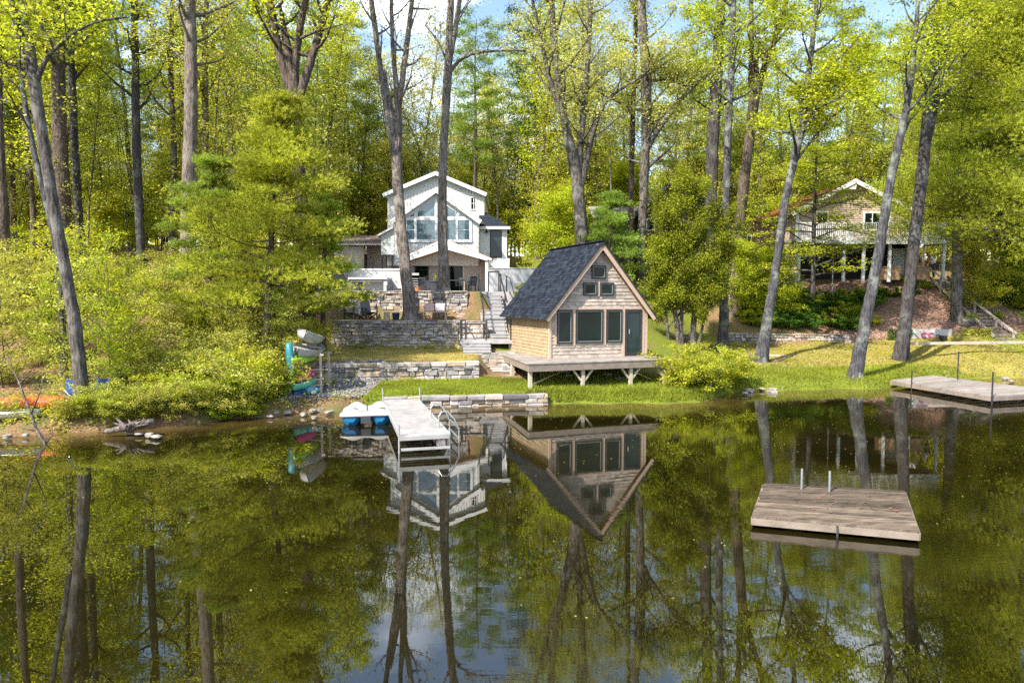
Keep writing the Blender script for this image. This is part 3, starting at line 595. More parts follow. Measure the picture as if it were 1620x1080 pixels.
roofpair(wh, (606, 307.5), (690, 272.5), (771, 306.5), Yu, Yu-.4, Yu+8.3, .1, M['white_trim'], M['shingle'], .22)
# front gable with window wall
mb = MB(); mb.prism(pgn([(624, 420), (757, 420), (757, 347), (690.5, 301), (624, 347)], Yg), (0, Yu-Yg-.01, 0)); mb.build('front_wall', M['white'], wh)
bt = MB()
for px in list(np.arange(626.5, 642, 4.9))+list(np.arange(744, 757, 4.9)):
    top = 347-(px-624)*.69 if px < 690 else 301+(px-690.5)*.69; a = P(px, top+4, Yg); b_ = P(px, 412, Yg); bt.bb(a[0]-.025, a[0]+.025, Yg-.03, Yg+.02, b_[2], a[2])
for px in np.arange(646, 744, 4.9): a = P(px, 381.5, Yg); b_ = P(px, 412, Yg); bt.bb(a[0]-.025, a[0]+.025, Yg-.03, Yg+.02, b_[2], a[2])
bt.build('battens', M['white'], wh)
roofpair(wh, (617.5, 349.5), (690.5, 297.5), (763, 349.5), Yg, Yg-.35, Yu-.05, .1, M['white_trim'], M['shingle'], .26)
def wpx(parent, l, t, r, b_, Y, top=None, **k):
    a = P(l, b_, Y); c = P(r, t, Y); a[1] = Y; U = V3(1, 0, 0)
    tp = None if top is None else tuple(P(690, q, Y)[2]-a[2] for q in top)
    return window(parent, a, U, UP, c[0]-a[0], c[2]-a[2], top=tp, **k)
for (l, r) in ((643, 656.5), (659, 689), (692, 722), (724.5, 743.5)): wpx(wh, l, 348, r, 380, Yg-.004, gl=M['glass_sky_tint'], fr=.04, mull=(('h', .5),) if r-l < 20 else ())
sl_ = lambda px: (313-(px-690.5)*-.69) if px > 690.5 else 313+(690.5-px)*.69
for (l, r) in ((644, 656), (660, 688.5), (692.5, 721.5), (725, 739)):
    wpx(wh, l, min(sl_(l), sl_(r)), r, 343.5, Yg-.004, top=(min(sl_(l), 343), min(sl_(r), 343)), gl=M['glass_sky_tint'], fr=.04)
tb = MB(); k_ = 0
for (l, t, r, b_) in ((642, 343.5, 745, 348), (640.5, 348, 644, 383), (656.5, 340, 659, 383), (689, 316, 692, 383), (722, 340, 724.5, 383), (743, 348, 746.5, 383), (640.5, 380, 746.5, 383.5)):
    a, c = P(l, b_, Yg), P(r, t, Yg); k_ += 1; tb.bb(a[0], c[0], Yg-.070-.004*k_, Yg, a[2], c[2])
tb.build('window_trim', M['white_trim'], wh)
wpx(wh, 742.5, 311.5, 753.5, 332.5, Yu-.004, gl=M['glass_dark'], mull=(('h', .5),))
# right annex with hip roof and door
a = P(758, 428, Ya); c = P(802, 358, Ya); mb = MB(); mb.bb(a[0], c[0], Ya, Ya+4, a[2]-.2, c[2]); mb.build('annex_wall', M['white'], wh)
bt = MB()
for grp_ in ((761, 765.5, 770), (797, 801)):
    bt = MB()
    for px in grp_: q = X(px, Ya); bt.bb(q-.025, q+.025, Ya-.025, Ya+.02, Z(409, Ya), c[2]-.02)
    bt.build('battens', M['white'], wh)
e0, e1, ap = P(756, 359, Ya-.3), P(806, 359, Ya-.3), P(768, 336, Ya-.3); mb = MB()
apx = V3(ap[0], Ya+1.8, ap[2]+.25); el, er = V3(e0[0], Ya-.35, e0[2]), V3(e1[0], Ya-.35, e1[2]); bl, br = V3(e0[0], Ya+4.3, e0[2]), V3(e1[0], Ya+4.3, e1[2]); al = V3(e0[0], Ya+1.8, apx[2])
mb.add([el, er, br, bl, al, apx], [(0, 1, 5, 4), (1, 2, 5), (2, 3, 4, 5), (3, 0, 4), (0, 3, 2, 1)]); ro = mb.build('annex_roof', M['shingle'], wh)
mb = MB(); mb.bb(el[0], er[0]+.05, Ya-.38, Ya-.352, el[2]-.16, el[2]+.03); mb.build('fascia', M['white_trim'], ro)
a = P(775, 408.5, Ya); c = P(794, 363.5, Ya); d = MB()
for (x0, x1, z0, z1) in ((a[0], a[0]+.07, a[2], c[2]), (c[0]-.07, c[0], a[2], c[2]), (a[0]+.07, c[0]-.07, c[2]-.08, c[2]), (a[0]+.07, c[0]-.07, a[2], a[2]+.1)): d.bb(x0, x1, Ya-.05, Ya+.02, z0, z1)
do = d.build('door', M['dark_frame'], wh); g = MB(); g.bb(a[0]+.05, c[0]-.05, Ya-.02, Ya-.01, a[2]+.05, c[2]-.05); g.build('pane', M['glass_teal'], do)
d = MB()
for (x0, x1, z0, z1) in ((a[0]-.1, a[0]-.005, a[2], c[2]+.1), (c[0]+.005, c[0]+.1, a[2], c[2]+.1), (a[0]-.005, c[0]+.005, c[2]+.005, c[2]+.1)): d.bb(x0, x1, Ya-.04, Ya+.02, z0, z1)
d.build('door_trim', M['white_trim'], wh)
def lamp(px, py, Y, parent):
    q = P(px, py, Y); l = MB(); l.tube([(q[0], Y, q[2]+.1), (q[0], Y-.15, q[2]+.12), (q[0], Y-.18, q[2]+.02)], .015, 6); l.lathe((q[0], Y-.18, q[2]), [(.12, -.08), (.09, -.02), (.03, .05), (.02, .07)], 12); l.build('wall_lamp', M['lamp_black'], parent)
lamp(770, 366.5, Ya, wh)
es = MB()
for i in range(4): x0, x1 = X(772, Ya), X(806, Ya); z = Z(409+i*3.9, Ya-.3*i); es.bb(x0, x1, Ya-.35-.28*i, Ya-.07-.28*i, z-.16, z)
es.bb(X(772, Ya), X(806, Ya)+.02, Ya-1.2, Ya-.02, 4.6, Z(424, Ya)-.05); es.build('entry_steps', M['white'], wh)
# porch
pc = (703, 377.5); pL = (626, 411.5); pR = (778.5, 409)
roofpair(wh, pL, pc, pR, Yp, Yp-.25, Yg-.01, .07, M['plywood'], M['shingle'], .12, name='porch_roof')
mb = MB(); mb.prism([P(px, py, Yp-.26) for px, py in ((629, 412.5), (703, 379.5), (776, 410.5), (768, 411.5), (703, 393.5), (638, 415))], (0, .04, 0)); mb.build('gable_board', M['white_trim'], wh)
mb = MB(); zL, zC, zR = Z(414, Yp), Z(393, Yp), Z(410, Yp); Yb = Yg+.9; xL, xC, xR = X(637, Yp), X(703, Yp), X(768, Yp)
mb.add([(xL-.1, Yp-.2, zL), (xC, Yp-.2, zC), (xR+.1, Yp-.2, zR), (xR+.1, Yb, zR), (xC, Yb, zC), (xL-.1, Yb, zL)], [(0, 1, 4, 5), (1, 2, 3, 4)]); mb.build('porch_ceiling', M['plywood'], wh)
mb = MB(); x0, x1 = X(637, Yp), X(768, Yp); Yb = Yg+.9
mb.prism([(x0-.05, Yb, 4.2), (x1+.17, Yb, 4.2), (x1+.17, Yb, zR+.02), (xC, Yb, zC+.02), (x0-.05, Yb, zL+.02)], (0, .1, 0)); ob = mb.build('porch_back_wall', M['beige'], wh)
mb = MB(); mb.bb(x1, x1+.18, Yp-.15, Yb, 4.2, zR-.01); mb.build('porch_side_wall', M['white'], wh); mb = MB(); mb.bb(x0-.18, x0, Yp-.15, Yb, 4.2, zL-.01); mb.build('porch_side_wall', M['white'], wh)
cut = MB(); cut.bb(X(624, Yg), X(637, Yg), Yg+.0, Yg+.05, 4.3, 6.2)
wpx(wh, 656.5, 413, 678, 443, Yb-.004, gl=M['glass_dark'], frame=M['dark_frame'], fr=.06, mull=(('h', .55),))
lamp(685, 413, Yb, wh)
d = MB(); a, c = P(711, 459, Yb), P(732, 413.5, Yb); 
for (x0_, x1_, z0, z1) in ((a[0], a[0]+.08, 4.3, c[2]), (c[0]-.08, c[0], 4.3, c[2]), (a[0]+.08, c[0]-.08, c[2]-.08, c[2])): d.bb(x0_, x1_, Yb-.05, Yb+.02, z0, z1)
do = d.build('door', M['dark_frame'], wh); g = MB(); g.bb(a[0]+.05, c[0]-.05, Yb-.025, Yb-.01, 4.3, c[2]-.04); g.build('pane', M['glass_dark'], do)
d = MB(); 
for px in (708.5, 733.5): q = X(px, Yb); d.bb(q-.05, q+.05, Yb-.05, Yb, 4.3, c[2]+.1)
d.bb(X(708.5, Yb), X(733.5, Yb), Yb-.05, Yb, c[2]+.005, c[2]+.1); d.build('door_trim', M['white_trim'], wh)
# left lean-to annex, clapboards
x0, x1 = X(604, Ya), X(624.5, Ya); z0 = Z(403, Ya); zl, zr = Z(373, Ya), Z(362, Ya); mb = MB(); mb.prism([(x0, Ya, z0), (x1, Ya, z0), (x1, Ya, zr), (x0, Ya, zl)], (0, 3, 0)); an = mb.build('side_annex', M['grey_clap'], wh)
mb = MB()
for i in range(11):
    z = z0+.05+i*.115
    if z < zl: mb.add([(x0, Ya-.022, z), (x1-.01, Ya-.022, z), (x1-.01, Ya-.004, z+.115), (x0, Ya-.004, z+.115), (x0, Ya, z), (x1-.01, Ya, z)], [(0, 1, 2, 3), (4, 5, 1, 0)])
mb.build('clapboards', M['grey_clap'], an)
mb = MB(); mb.para((x0-.25, Ya-.25, zl+.02-.1), (x1-x0+.2, 0, zr-zl+.1), (0, 3.4, 0), (0, 0, .12)); mb.build('annex_roof', M['white_trim'], wh)
mb = MB(); mb.bb(x0-.02, x1, Ya-.02, Ya+.1, z0-.06, z0-.002); mb.bb(x0, x0+.1, Ya, Ya+.1, 4.9, z0-.06); mb.bb(X(620, Ya), X(620, Ya)+.1, Ya, Ya+.1, 4.9, z0-.06); mb.bar((x0+1.1*.5, Ya, z0-.4), (x0+1.1*.9, Ya, z0-.05), .05); mb.build('annex_post', M['dark_frame'], wh)
mb = MB(); mb.bb(x0, X(637, Ya), Ya+2.2, Ya+2.3, 4.3, z0-.01); mb.build('annex_back_wall', M['beige'], wh)
# garage
ga = thing('garage', 'low beige garage with a brown shingled roof left of the white house', 'garage', (X(585, 50), 50, 5))
x0, x1 = X(530, 50), X(607, 50.0); mb = MB(); mb.bb(x0, X(576, 50), 50, 50.15, 4.3, Z(389, 50)); mb.build('front_wall', M['beige'], ga); mb = MB(); mb.bb(X(576, 50), x1, 51.2, 51.3, 4.3, Z(386, 50)); mb.build('recessed_wall', M['beige'], ga); mb = MB(); mb.bb(x0, x1, 54.9, 55, 4.3, Z(386, 50)); mb.build('rear_wall', M['beige'], ga)
mb = MB(); mb.bb(X(576, 50)-.1, X(576, 50)+.05, 49.9, 50.05, 4.3, Z(387, 50)); mb.build('corner_board', M['newwood'], ga)
ze = Z(386, 49.6); mb = MB(); mb.bb(X(524, 49.6), X(604.5, 49.6), 49.5, 49.55, ze-.08, ze+.14); mb.build('fascia', M['white_trim'], ga)
mb = MB(); mb.bb(X(524, 49.6), X(604.5, 49.6), 49.56, 51.2, ze-.06, ze-.03); mb.build('soffit', M['plywood'], ga)
mb = MB(); shingle(mb, (X(520, 49.6), 49.45, ze+.13), V3(1, 0, 0), unit(V3(0, 1, .2)), unit(V3(0, -.2, 1)), 4.5, .15, lambda v: (0, X(604.5, 49.6)-X(520, 49.6)), (.25, .5), .02, 8); mb.para((X(520, 49.6), 49.45, ze+.06), (X(604.5, 49.6)-X(520, 49.6), 0, 0), (0, 4.5, .9), (0, 0, .06)); mb.build('roof', M['shingle_brown'], ga)
# patio walls
pw = thing('patio_parapet', 'white plastered parapet wall with a built-in bench left of the patio', 'wall', (X(600, 42), 42, 4.3))
mb = MB(); Yw = 42.; mb.bb(X(551, Yw), X(640, Yw), Yw, Yw+.35, 4.2, Z(427, Yw)); mb.build('wall', M['stucco'], pw)
mb = MB(); mb.bb(X(549, Yw)-.02, X(641, Yw), Yw-.05, Yw+.6, Z(427, Yw)+.003, Z(427, Yw)+.08); mb.build('coping', M['white_top'], pw)
mb = MB(); mb.bb(X(553, 41), X(614, 41), 40.7, 41.98, Z(439, 41)-.1, Z(439, 41)); mb.bb(X(556, 41), X(611, 41), 41.1, 41.3, Z(443, 41)-.1, Z(443, 41)); mb.build('bench_top', M['white_top'], pw)
mb = MB(); mb.bb(X(560, 41), X(612, 41), 41.4, 41.97, 4.2, Z(439, 41)-.11); mb.bb(X(608, 41), X(614, 41), 40.8, 41.39, 4.2, Z(439, 41)-.11); mb.bb(X(551, 41), X(556, 41), 40.8, 41.39, 4.2, Z(439, 41)-.11); mb.build('bench_base', M['stucco'], pw)
mb = MB(); Yw = 43.; mb.bb(X(773, Yw), X(852, Yw), Yw, Yw+.3, 3.9, Z(425, Yw)); mb.bb(X(773, Yw), X(852, Yw), Yw-.04, Yw+.34, Z(425, Yw), Z(425, Yw)+.06)
mb.solo('garden_wall', M['stucco'], 'grey plastered garden wall behind the boathouse roof', 'wall')
# ================================================================== tan house on the right
th = thing('tan_house', 'tan clapboard house with a white railed upper deck on the right', 'house', (X(1345, 46), 46, 5.2)); Yt = 46.
zE, zA, zD, zF = Z(333, Yt), Z(287, Yt), Z(377, 43.5), 5.15
x0, x1, xa = X(1256, Yt), X(1433, Yt), X(1348, Yt)
zl = Z(334, Yt); zr = Z(329, Yt)
mb = MB(); mb.prism([(x0, Yt, zF), (x1, Yt, zF), (x1, Yt, zr), (xa, Yt, zA), (x0, Yt, zl)], (0, 9, 0)); mb.build('wall', M['tan'], th)
mb = MB(); i = 0
z = zD
while z < zA-.15:
    f0 = 0 if z+.14 < zl else (z+.14-zl)/(zA-zl)*(xa-x0); f1 = 0 if z+.14 < zr else (z+.14-zr)/(zA-zr)*(x1-xa)
    mb.add([(x0+f0, Yt-.03, z), (x1-f1, Yt-.03, z), (x1-f1, Yt-.004, z+.14), (x0+f0, Yt-.004, z+.14), (x0+f0, Yt, z), (x1-f1, Yt, z)], [(0, 1, 2, 3), (4, 5, 1, 0)]); z += .14
mb.build('clapboards', M['tan'], th)
mb = MB()
for xx in (x0, x1-.16): mb.bb(xx-.01, xx+.17, Yt-.06, Yt+.01, zD, zr-.02)
mb.build('corner_board', M['white_trim'], th)
roofpair(th, (1247, 337.5), (1348, 284.5), (1443, 333), Yt, Yt-.5, Yt+9.3, .12, M['white_trim'], M['red_roof'], .22)
mb = MB(); q = P(1348, 297, Yt-.45); mb.add([(q[0]-.25, Yt-.46, q[2]-.1), (q[0]+.25, Yt-.46, q[2]-.1), (q[0]+.3, Yt-.46, q[2]+.2), (q[0], Yt-.46, q[2]+.42), (q[0]-.3, Yt-.46, q[2]+.2)], [(0, 1, 2, 3, 4)]); mb.build('gable_ornament', M['white_trim'], th)
for (l, t, r, b_, mu) in ((1290, 334, 1311, 356, (('v', .5),)), (1365, 335, 1409, 365, (('v', .33), ('v', .66))),): wpx(th, l, t, r, b_, Yt-.034, gl=M['glass_dark'], fr=.1, mull=mu)
# deck
mb = MB(); dx0, dx1 = X(1258, 43.5), X(1496, 43.5); mb.bb(dx0, dx1, 43.5, Yt-.07, zD-.12, zD); mb.build('deck_floor', M['deckwood'], th)
mb = MB(); mb.bb(dx0-.03, dx1+.03, 43.45, 43.495, zD-.36, zD+.04); mb.bb(dx1, dx1+.03, 43.5, Yt+1, zD-.36, zD+.04); mb.build('deck_fascia', M['white_trim'], th)
rl = MB(); zr_ = zD+1.0
rl.bb(dx0, dx1, 43.5, 43.58, zr_-.05, zr_); rl.bb(dx0, dx1, 43.52, 43.56, zD+.1, zD+.15); rl.bb(dx1-.08, dx1, 43.58, Yt+.5, zr_-.05, zr_)
x = dx0
while x < dx1: rl.bb(x, x+.035, 43.52, 43.56, zD+.15, zr_-.05); x += .125
for px in (1262, 1340, 1402, 1444, 1492): q = X(px, 43.5); rl.bb(q-.06, q+.06, 43.49, 43.61, zD, zr_+.1)
y = 43.7
while y < Yt+.5: rl.bb(dx1-.055, dx1-.02, y, y+.035, zD+.1, zr_-.05); y += .125
rl.build('deck_railing', M['white_trim'], th)
for px in (1262, 1333, 1364, 1405, 1445, 1490): q = X(px, 43.8); p = MB(); p.bb(q-.08, q+.08, 43.72, 43.88, 5.0, zD-.13); p.build('post', M['white_trim'], th)
mb = MB(); mb.bb(x0+.2, x1-.2, Yt-.03, Yt-.005, zF, zD-.2); mb.build('lower_wall', M['recess_shade'], th)  # flat dark sheet painting the shade of the recess under the deck
mb = MB(); a, c = P(1410, 436, Yt), P(1430, 393, Yt); mb.bb(a[0], c[0], Yt-.08, Yt-.03, zF, c[2]); mb.build('lower_door', M['grey_clap'], th)
# left wing
wg = MB(); wx0, wx1 = X(1176, 50), X(1262, 50); wg.bb(wx0, wx1, 50, 56, 5.0, Z(352, 50)); wg.build('wing_wall', M['orange_brown'], th)
rf = MB(); a = P(1188, 352, 49.5); c = P(1262, 333, 49.5); rf.para(a, c-a, (0, 6.5, 0), (0, 0, .16)); rf.build('wing_roof', M['red_roof'], th)
w_ = wpx(th, 1181, 371, 1189, 392, 49.99, gl=M['glass_dark'], fr=.06)
# dark cabin
dc = thing('dark_cabin', 'dark brown cabin half hidden by trees behind the boathouse', 'cabin', (X(1060, 47), 47, 5)); Yc = 47.
x0, x1, xa = X(1008, Yc), X(1160, Yc), X(1056, Yc); zl, zr, zA = Z(335, Yc), Z(340, Yc), Z(294, Yc)
mb = MB(); mb.prism([(x0, Yc, 4.6), (x1, Yc, 4.6), (x1, Yc, zr), (xa, Yc, zA), (x0, Yc, zl)], (0, 8, 0)); mb.build('wall', M['brown'], dc)
mb = MB()
for z in np.arange(4.9, zr, .16): mb.add([(x0, Yc-.03, z), (x1, Yc-.03, z), (x1, Yc-.004, z+.16), (x0, Yc-.004, z+.16)], [(0, 1, 2, 3)])
mb.build('clapboards', M['brown'], dc)
roofpair(dc, (998, 342), (1056, 290), (1172, 343), Yc, Yc-.5, Yc+8.3, .12, M['dark_frame'], M['shingle_grey'], .2, M['dark_frame'])
xp0, xp1 = X(938, 45), X(1002, 45); zp = Z(344, 45); mb = MB(); mb.bb(xp0+.2, xp1, 45.3, 48.5, 4.4, zp); mb.build('lean_to_wall', M['brown'], dc)
mb = MB(); shingle(mb, (xp0, 44.9, zp), V3(1, 0, 0), unit(V3(.2, 1, .33)), unit(V3(0, -.33, 1)), 3.6, .2, lambda v: (v*.2, xp1-xp0), (.3, .6), .02, 9); mb.para((xp0, 44.9, zp-.06), (xp1-xp0, 0, 0), (0, 3.5, 1.16), (0, 0, .05)); mb.build('lean_to_roof', M['shingle_grey'], dc)
for (l, t, r, b_) in ((1022, 345, 1036, 365), (1090, 350, 1110, 372), (1152, 374, 1160, 404)): wpx(dc, l, t, r, b_, Yc-.034, frame=M['beige'], gl=M['glass_dark'], fr=.05)
mb = MB()
for i in range(8): mb.bb(X(1150, 46), X(1166, 46), 46.9-.25*i-.25, 46.9-.25*i, 6.6-.24*i-.06, 6.6-.24*i)
mb.solo('cabin_steps', M['rimwood'], 'dark wooden steps at the right end of the brown cabin', 'steps')
# ================================================================== white dock with ladder
wd = thing('dock', 'white aluminium framed dock running out into the pond beside the pedal boat', 'dock', G(672, 690, 0))
A, B_, C_, D_ = G(607, 632, .45), G(661, 631, .45), G(711, 686, .45), G(634, 690, .45)     # far left, far right, near right, near left
def bil(u, v, z=0): p = (A*(1-u)+B_*u)*(1-v)+(D_*(1-u)+C_*u)*v; return p+V3(0, 0, z)
n_ = 22
pan = MB()
for i in range(n_):
    v0, v1 = i/n_+.002, (i+1)/n_-.002; o = bil(.03, v0, -.03); pan.para(o, bil(.97, v0, -.03)-o, bil(.03, v1, -.03)-o, (0, 0, .035))
pan.build('deck_panels', M['dockboard'], wd)
fr = MB()
for u in (0, 1): fr.bar(bil(u, 0, -.05), bil(u, 1, -.05), .06, .13)
for v in (0, .33, .66, 1): fr.bar(bil(0, v, -.06), bil(1, v, -.06), .05, .10)
fr.bar(bil(0, 1.01, -.33), bil(1, 1.01, -.33), .05, .06)
fr.build('frame', M['white_plastic'], wd)
for (u, v, t) in ((-.04, .03, .42), (1.04, .03, .42), (-.03, .99, .28), (1.03, .97, .12)):
    q = bil(u, v); mb = MB(); mb.tube([q+V3(0, 0, -1.1), q+V3(0, 0, t)], .026, 8); mb.build('post', M['grey_metal'], wd)
ld = MB()
for u in (-.0, .42):
    q = bil(1, .62+u*.55); r_ = unit(bil(1, .5)-bil(0, .5)); pts = [q+r_*(-.12)+V3(0, 0, 0), q+r_*(-.12)+V3(0, 0, .30), q+r_*(-.04)+V3(0, 0, .42), q+r_*.12+V3(0, 0, .42), q+r_*.30+V3(0, 0, .2), q+r_*.42+V3(0, 0, -.1), q+r_*.42+V3(0, 0, -.75)]; ld.tube(pts, .022, 8)
for z in (-.05, -.33, -.6):
    a = bil(1, .62)+r_*.42+V3(0, 0, z); b2 = bil(1, .62+.231)+r_*.42+V3(0, 0, z); ld.bar(a, b2, .05, .025)
ld.build('ladder', M['grey_metal'], wd)
# ================================================================== pedal boat
def loft(mb, secs, close=True, caps=True):       # sections: lists of equal point count
    b = len(mb.v); n = len(secs[0])
    for s in secs: mb.v += [tuple(map(float, p)) for p in s]
    for i in range(len(secs)-1):
        for k in range(n if close else n-1): k2 = (k+1) % n; mb.f.append([b+i*n+k, b+i*n+k2, b+(i+1)*n+k2, b+(i+1)*n+k]); mb.mi.append(mb.cur)
    if caps: mb.f.append([b+k for k in range(n)][::-1]); mb.f.append([b+(len(secs)-1)*n+k for k in range(n)]); mb.mi += [mb.cur]*2
pbo = V3(*G(573, 674, 0)); pb = thing('pedal_boat', 'white topped blue pedal boat floating between the shore and the white dock', 'pedal boat', pbo)
pa = math.radians(8); pu, pv = V3(math.cos(pa), math.sin(pa), 0), V3(-math.sin(pa), math.cos(pa), 0)
def Q(u, v, z): return V3(pbo[0], pbo[1]+.78, 0)+pu*u*.95+pv*v*.64+V3(0, 0, z*.85)
hull = MB()
for s in (-1, 1):
    secs = []
    for v, wd_, zb, zt in ((-1.15, .16, .14, .36), (-1.0, .29, .0, .36), (-.5, .36, -.12, .37), (.4, .36, -.12, .38), (.9, .28, -.05, .40), (1.2, .1, .16, .42)):
        cx = s*.46; secs.append([Q(cx-wd_, v, zt), Q(cx-wd_*.9, v, (zt+zb)/2), Q(cx-wd_*.45, v, zb), Q(cx+wd_*.45, v, zb), Q(cx+wd_*.9, v, (zt+zb)/2), Q(cx+wd_, v, zt)])
    loft(hull, secs)
hull.build('hull', M['boat_blue'], pb, smooth=False, bevel=.02)
top = MB(); secs = []
for v, W_, z, hump in ((-1.2, .62, .37, .0), (-1.1, .82, .38, .02), (-.75, .84, .41, .13), (-.45, .84, .40, .10), (-.1, .82, .38, -.02), (.3, .82, .38, -.02), (.55, .82, .42, .16), (.8, .78, .45, .19), (1.05, .66, .44, .10), (1.25, .4, .42, .04)):
    sec = []
    for k in range(17):
        u = -1+2*k/16; sx = max(0, math.cos((abs(u)-.5)*math.pi*1.25))
        sec.append(Q(u*W_, v, z+hump*sx*(1 if abs(u) > .12 else .75)+(.02 if abs(u) > .9 else .05)))
    sec += [Q(W_*1.02, v, z-.03), Q(-W_*1.02, v, z-.03)]
    secs.append(sec)
loft(top, secs); top.build('deck_shell', M['white_plastic'], pb, smooth=True)
mb = MB(); mb.box(Q(0, -1.13, .22), (.3, .12, .2), pa); mb.build('paddle_housing', M['dark_plastic'], pb)
mb = MB()
for s in (-1, 1): mb.tube([Q(s*.45-.14, .05, .47), Q(s*.45, .02, .5), Q(s*.45+.14, .05, .47)], .03, 6)
mb.tube([Q(0, .0, .4), Q(0, -.1, .62), Q(.02, -.2, .66)], .018, 6); mb.build('pedals', M['dark_plastic'], pb)
# ================================================================== swim raft
rf = thing('swim_raft', 'weathered wooden swim raft floating in the open water', 'raft', G(1325, 850, 0))
a, b_, c, d = G(1190, 816, .21), G(1454.5, 840, .21), G(1432, 776, .21), G(1208, 763.5, .21)
mb = MB(); rng = random.Random(5)
for i in range(17):
    v0, v1 = i/17+.004, (i+1)/17-.004; L0, L1, R0, R1 = a+(d-a)*v0, a+(d-a)*v1, b_+(c-b_)*v0, b_+(c-b_)*v1; e = rng.uniform(-.02, .02); z = rng.uniform(-.012, .006)
    L0, L1 = L0+(L0-R0)*e*.5, L1+(L0-R0)*e*.3; up = V3(0, 0, 1)
    vs = [p+V3(0, 0, z+q) for q in (-.035, 0) for p in (L0, R0, R1, L1)]; mb.add(vs, [(3, 2, 1, 0), (4, 5, 6, 7), (0, 1, 5, 4), (1, 2, 6, 5), (2, 3, 7, 6), (3, 0, 4, 7)])
mb.build('deck_boards', M['rawwood'], rf)
mb = MB()
for (p, q) in ((a, b_), (b_, c), (c, d), (d, a)): mb.bar(p+V3(0, 0, -.092), q+V3(0, 0, -.092), .04, .11)
mb.build('rim_board', M['rimwood'], rf)
mb = MB(); cc = (a+b_+c+d)/4
for k in (.2, .75): 
    p0 = a+(b_-a)*k; p1 = d+(c-d)*k; q = p0+(p1-p0)*.08+V3(0, 0, -.28); mb.para(q, (b_-a)*.12, (p1-p0)*.84, (0, 0, .12))
mb.build('floats', M['dark_plastic'], rf)
for (px, py, h) in ((1268, 773, .40), (1312, 777, .40)):
    q = G(px, py, .21); mb = MB(); mb.tube([q+V3(0, 0, -.1), q+V3(0, 0, h)], .022, 8); mb.build('post', M['grey_metal'], rf)
mb = MB(); q = a+(b_-a)*.52; mb.tube([q+V3(0, -.03, -.02), q+V3(0, -.05, -.12), q+V3(0, -.04, -.3)], .018, 6); mb.build('mooring_chain', M['dark_plastic'], rf)
rng = random.Random(8)
for i in range(26):
    u, v = rng.gauss(.45 if i % 2 else .7, .12), rng.gauss(.45, .12); q = a*(1-u)*(1-v)+b_*u*(1-v)+c*u*v+d*(1-u)*v; mb = MB() if i == 0 else mb
    t_ = rng.uniform(0, 3); mb.add([q+V3(math.cos(t_+k*1.57)*rng.uniform(.012, .05), math.sin(t_+k*1.57)*.025, .012+.006*k) for k in range(4)], [(0, 1, 2, 3)])
tag(mb.build('fallen_leaves', M['rust'], None), kind='stuff')
# ================================================================== old dock on the right
od = thing('old_dock', 'grey plank dock held between thin poles at the right shore', 'dock', G(1500, 610, 0))
a, b_, c, d = G(1409, 601, .33), G(1476, 593.5, .33), G(1690, 620, .33), G(1567, 626, .33)
mb = MB(); n_ = 30
for i in range(n_):
    v0, v1 = i/n_+.002, (i+1)/n_-.002; L0, L1, R0, R1 = a+(d-a)*v0, a+(d-a)*v1, b_+(c-b_)*v0, b_+(c-b_)*v1; z = rng.uniform(-.01, .004)
    mb.add([p+V3(0, 0, z+q) for q in (-.04, 0) for p in (L0, L1, R1, R0)], [(3, 2, 1, 0), (4, 5, 6, 7), (0, 1, 5, 4), (1, 2, 6, 5), (2, 3, 7, 6), (3, 0, 4, 7)])
mb.build('deck_boards', M['deckwood'], od)
mb = MB()
for (p, q) in ((a, d), (d, c), (c, b_), (b_, a)): mb.bar(p+V3(0, 0, -.12), q+V3(0, 0, -.12), .05, .15)
mb.build('rim_board', M['rimwood'], od)
for (px, py, h) in ((1440.5, 606, .55), (1567, 626, .9), (1513, 600, 1.25)):
    q = G(px, py, .33); mb = MB(); mb.tube([V3(q[0], q[1]-.08, -.8), V3(q[0], q[1]-.08, .33+h)], .028, 8); mb.build('pole', M['black_metal'], od)
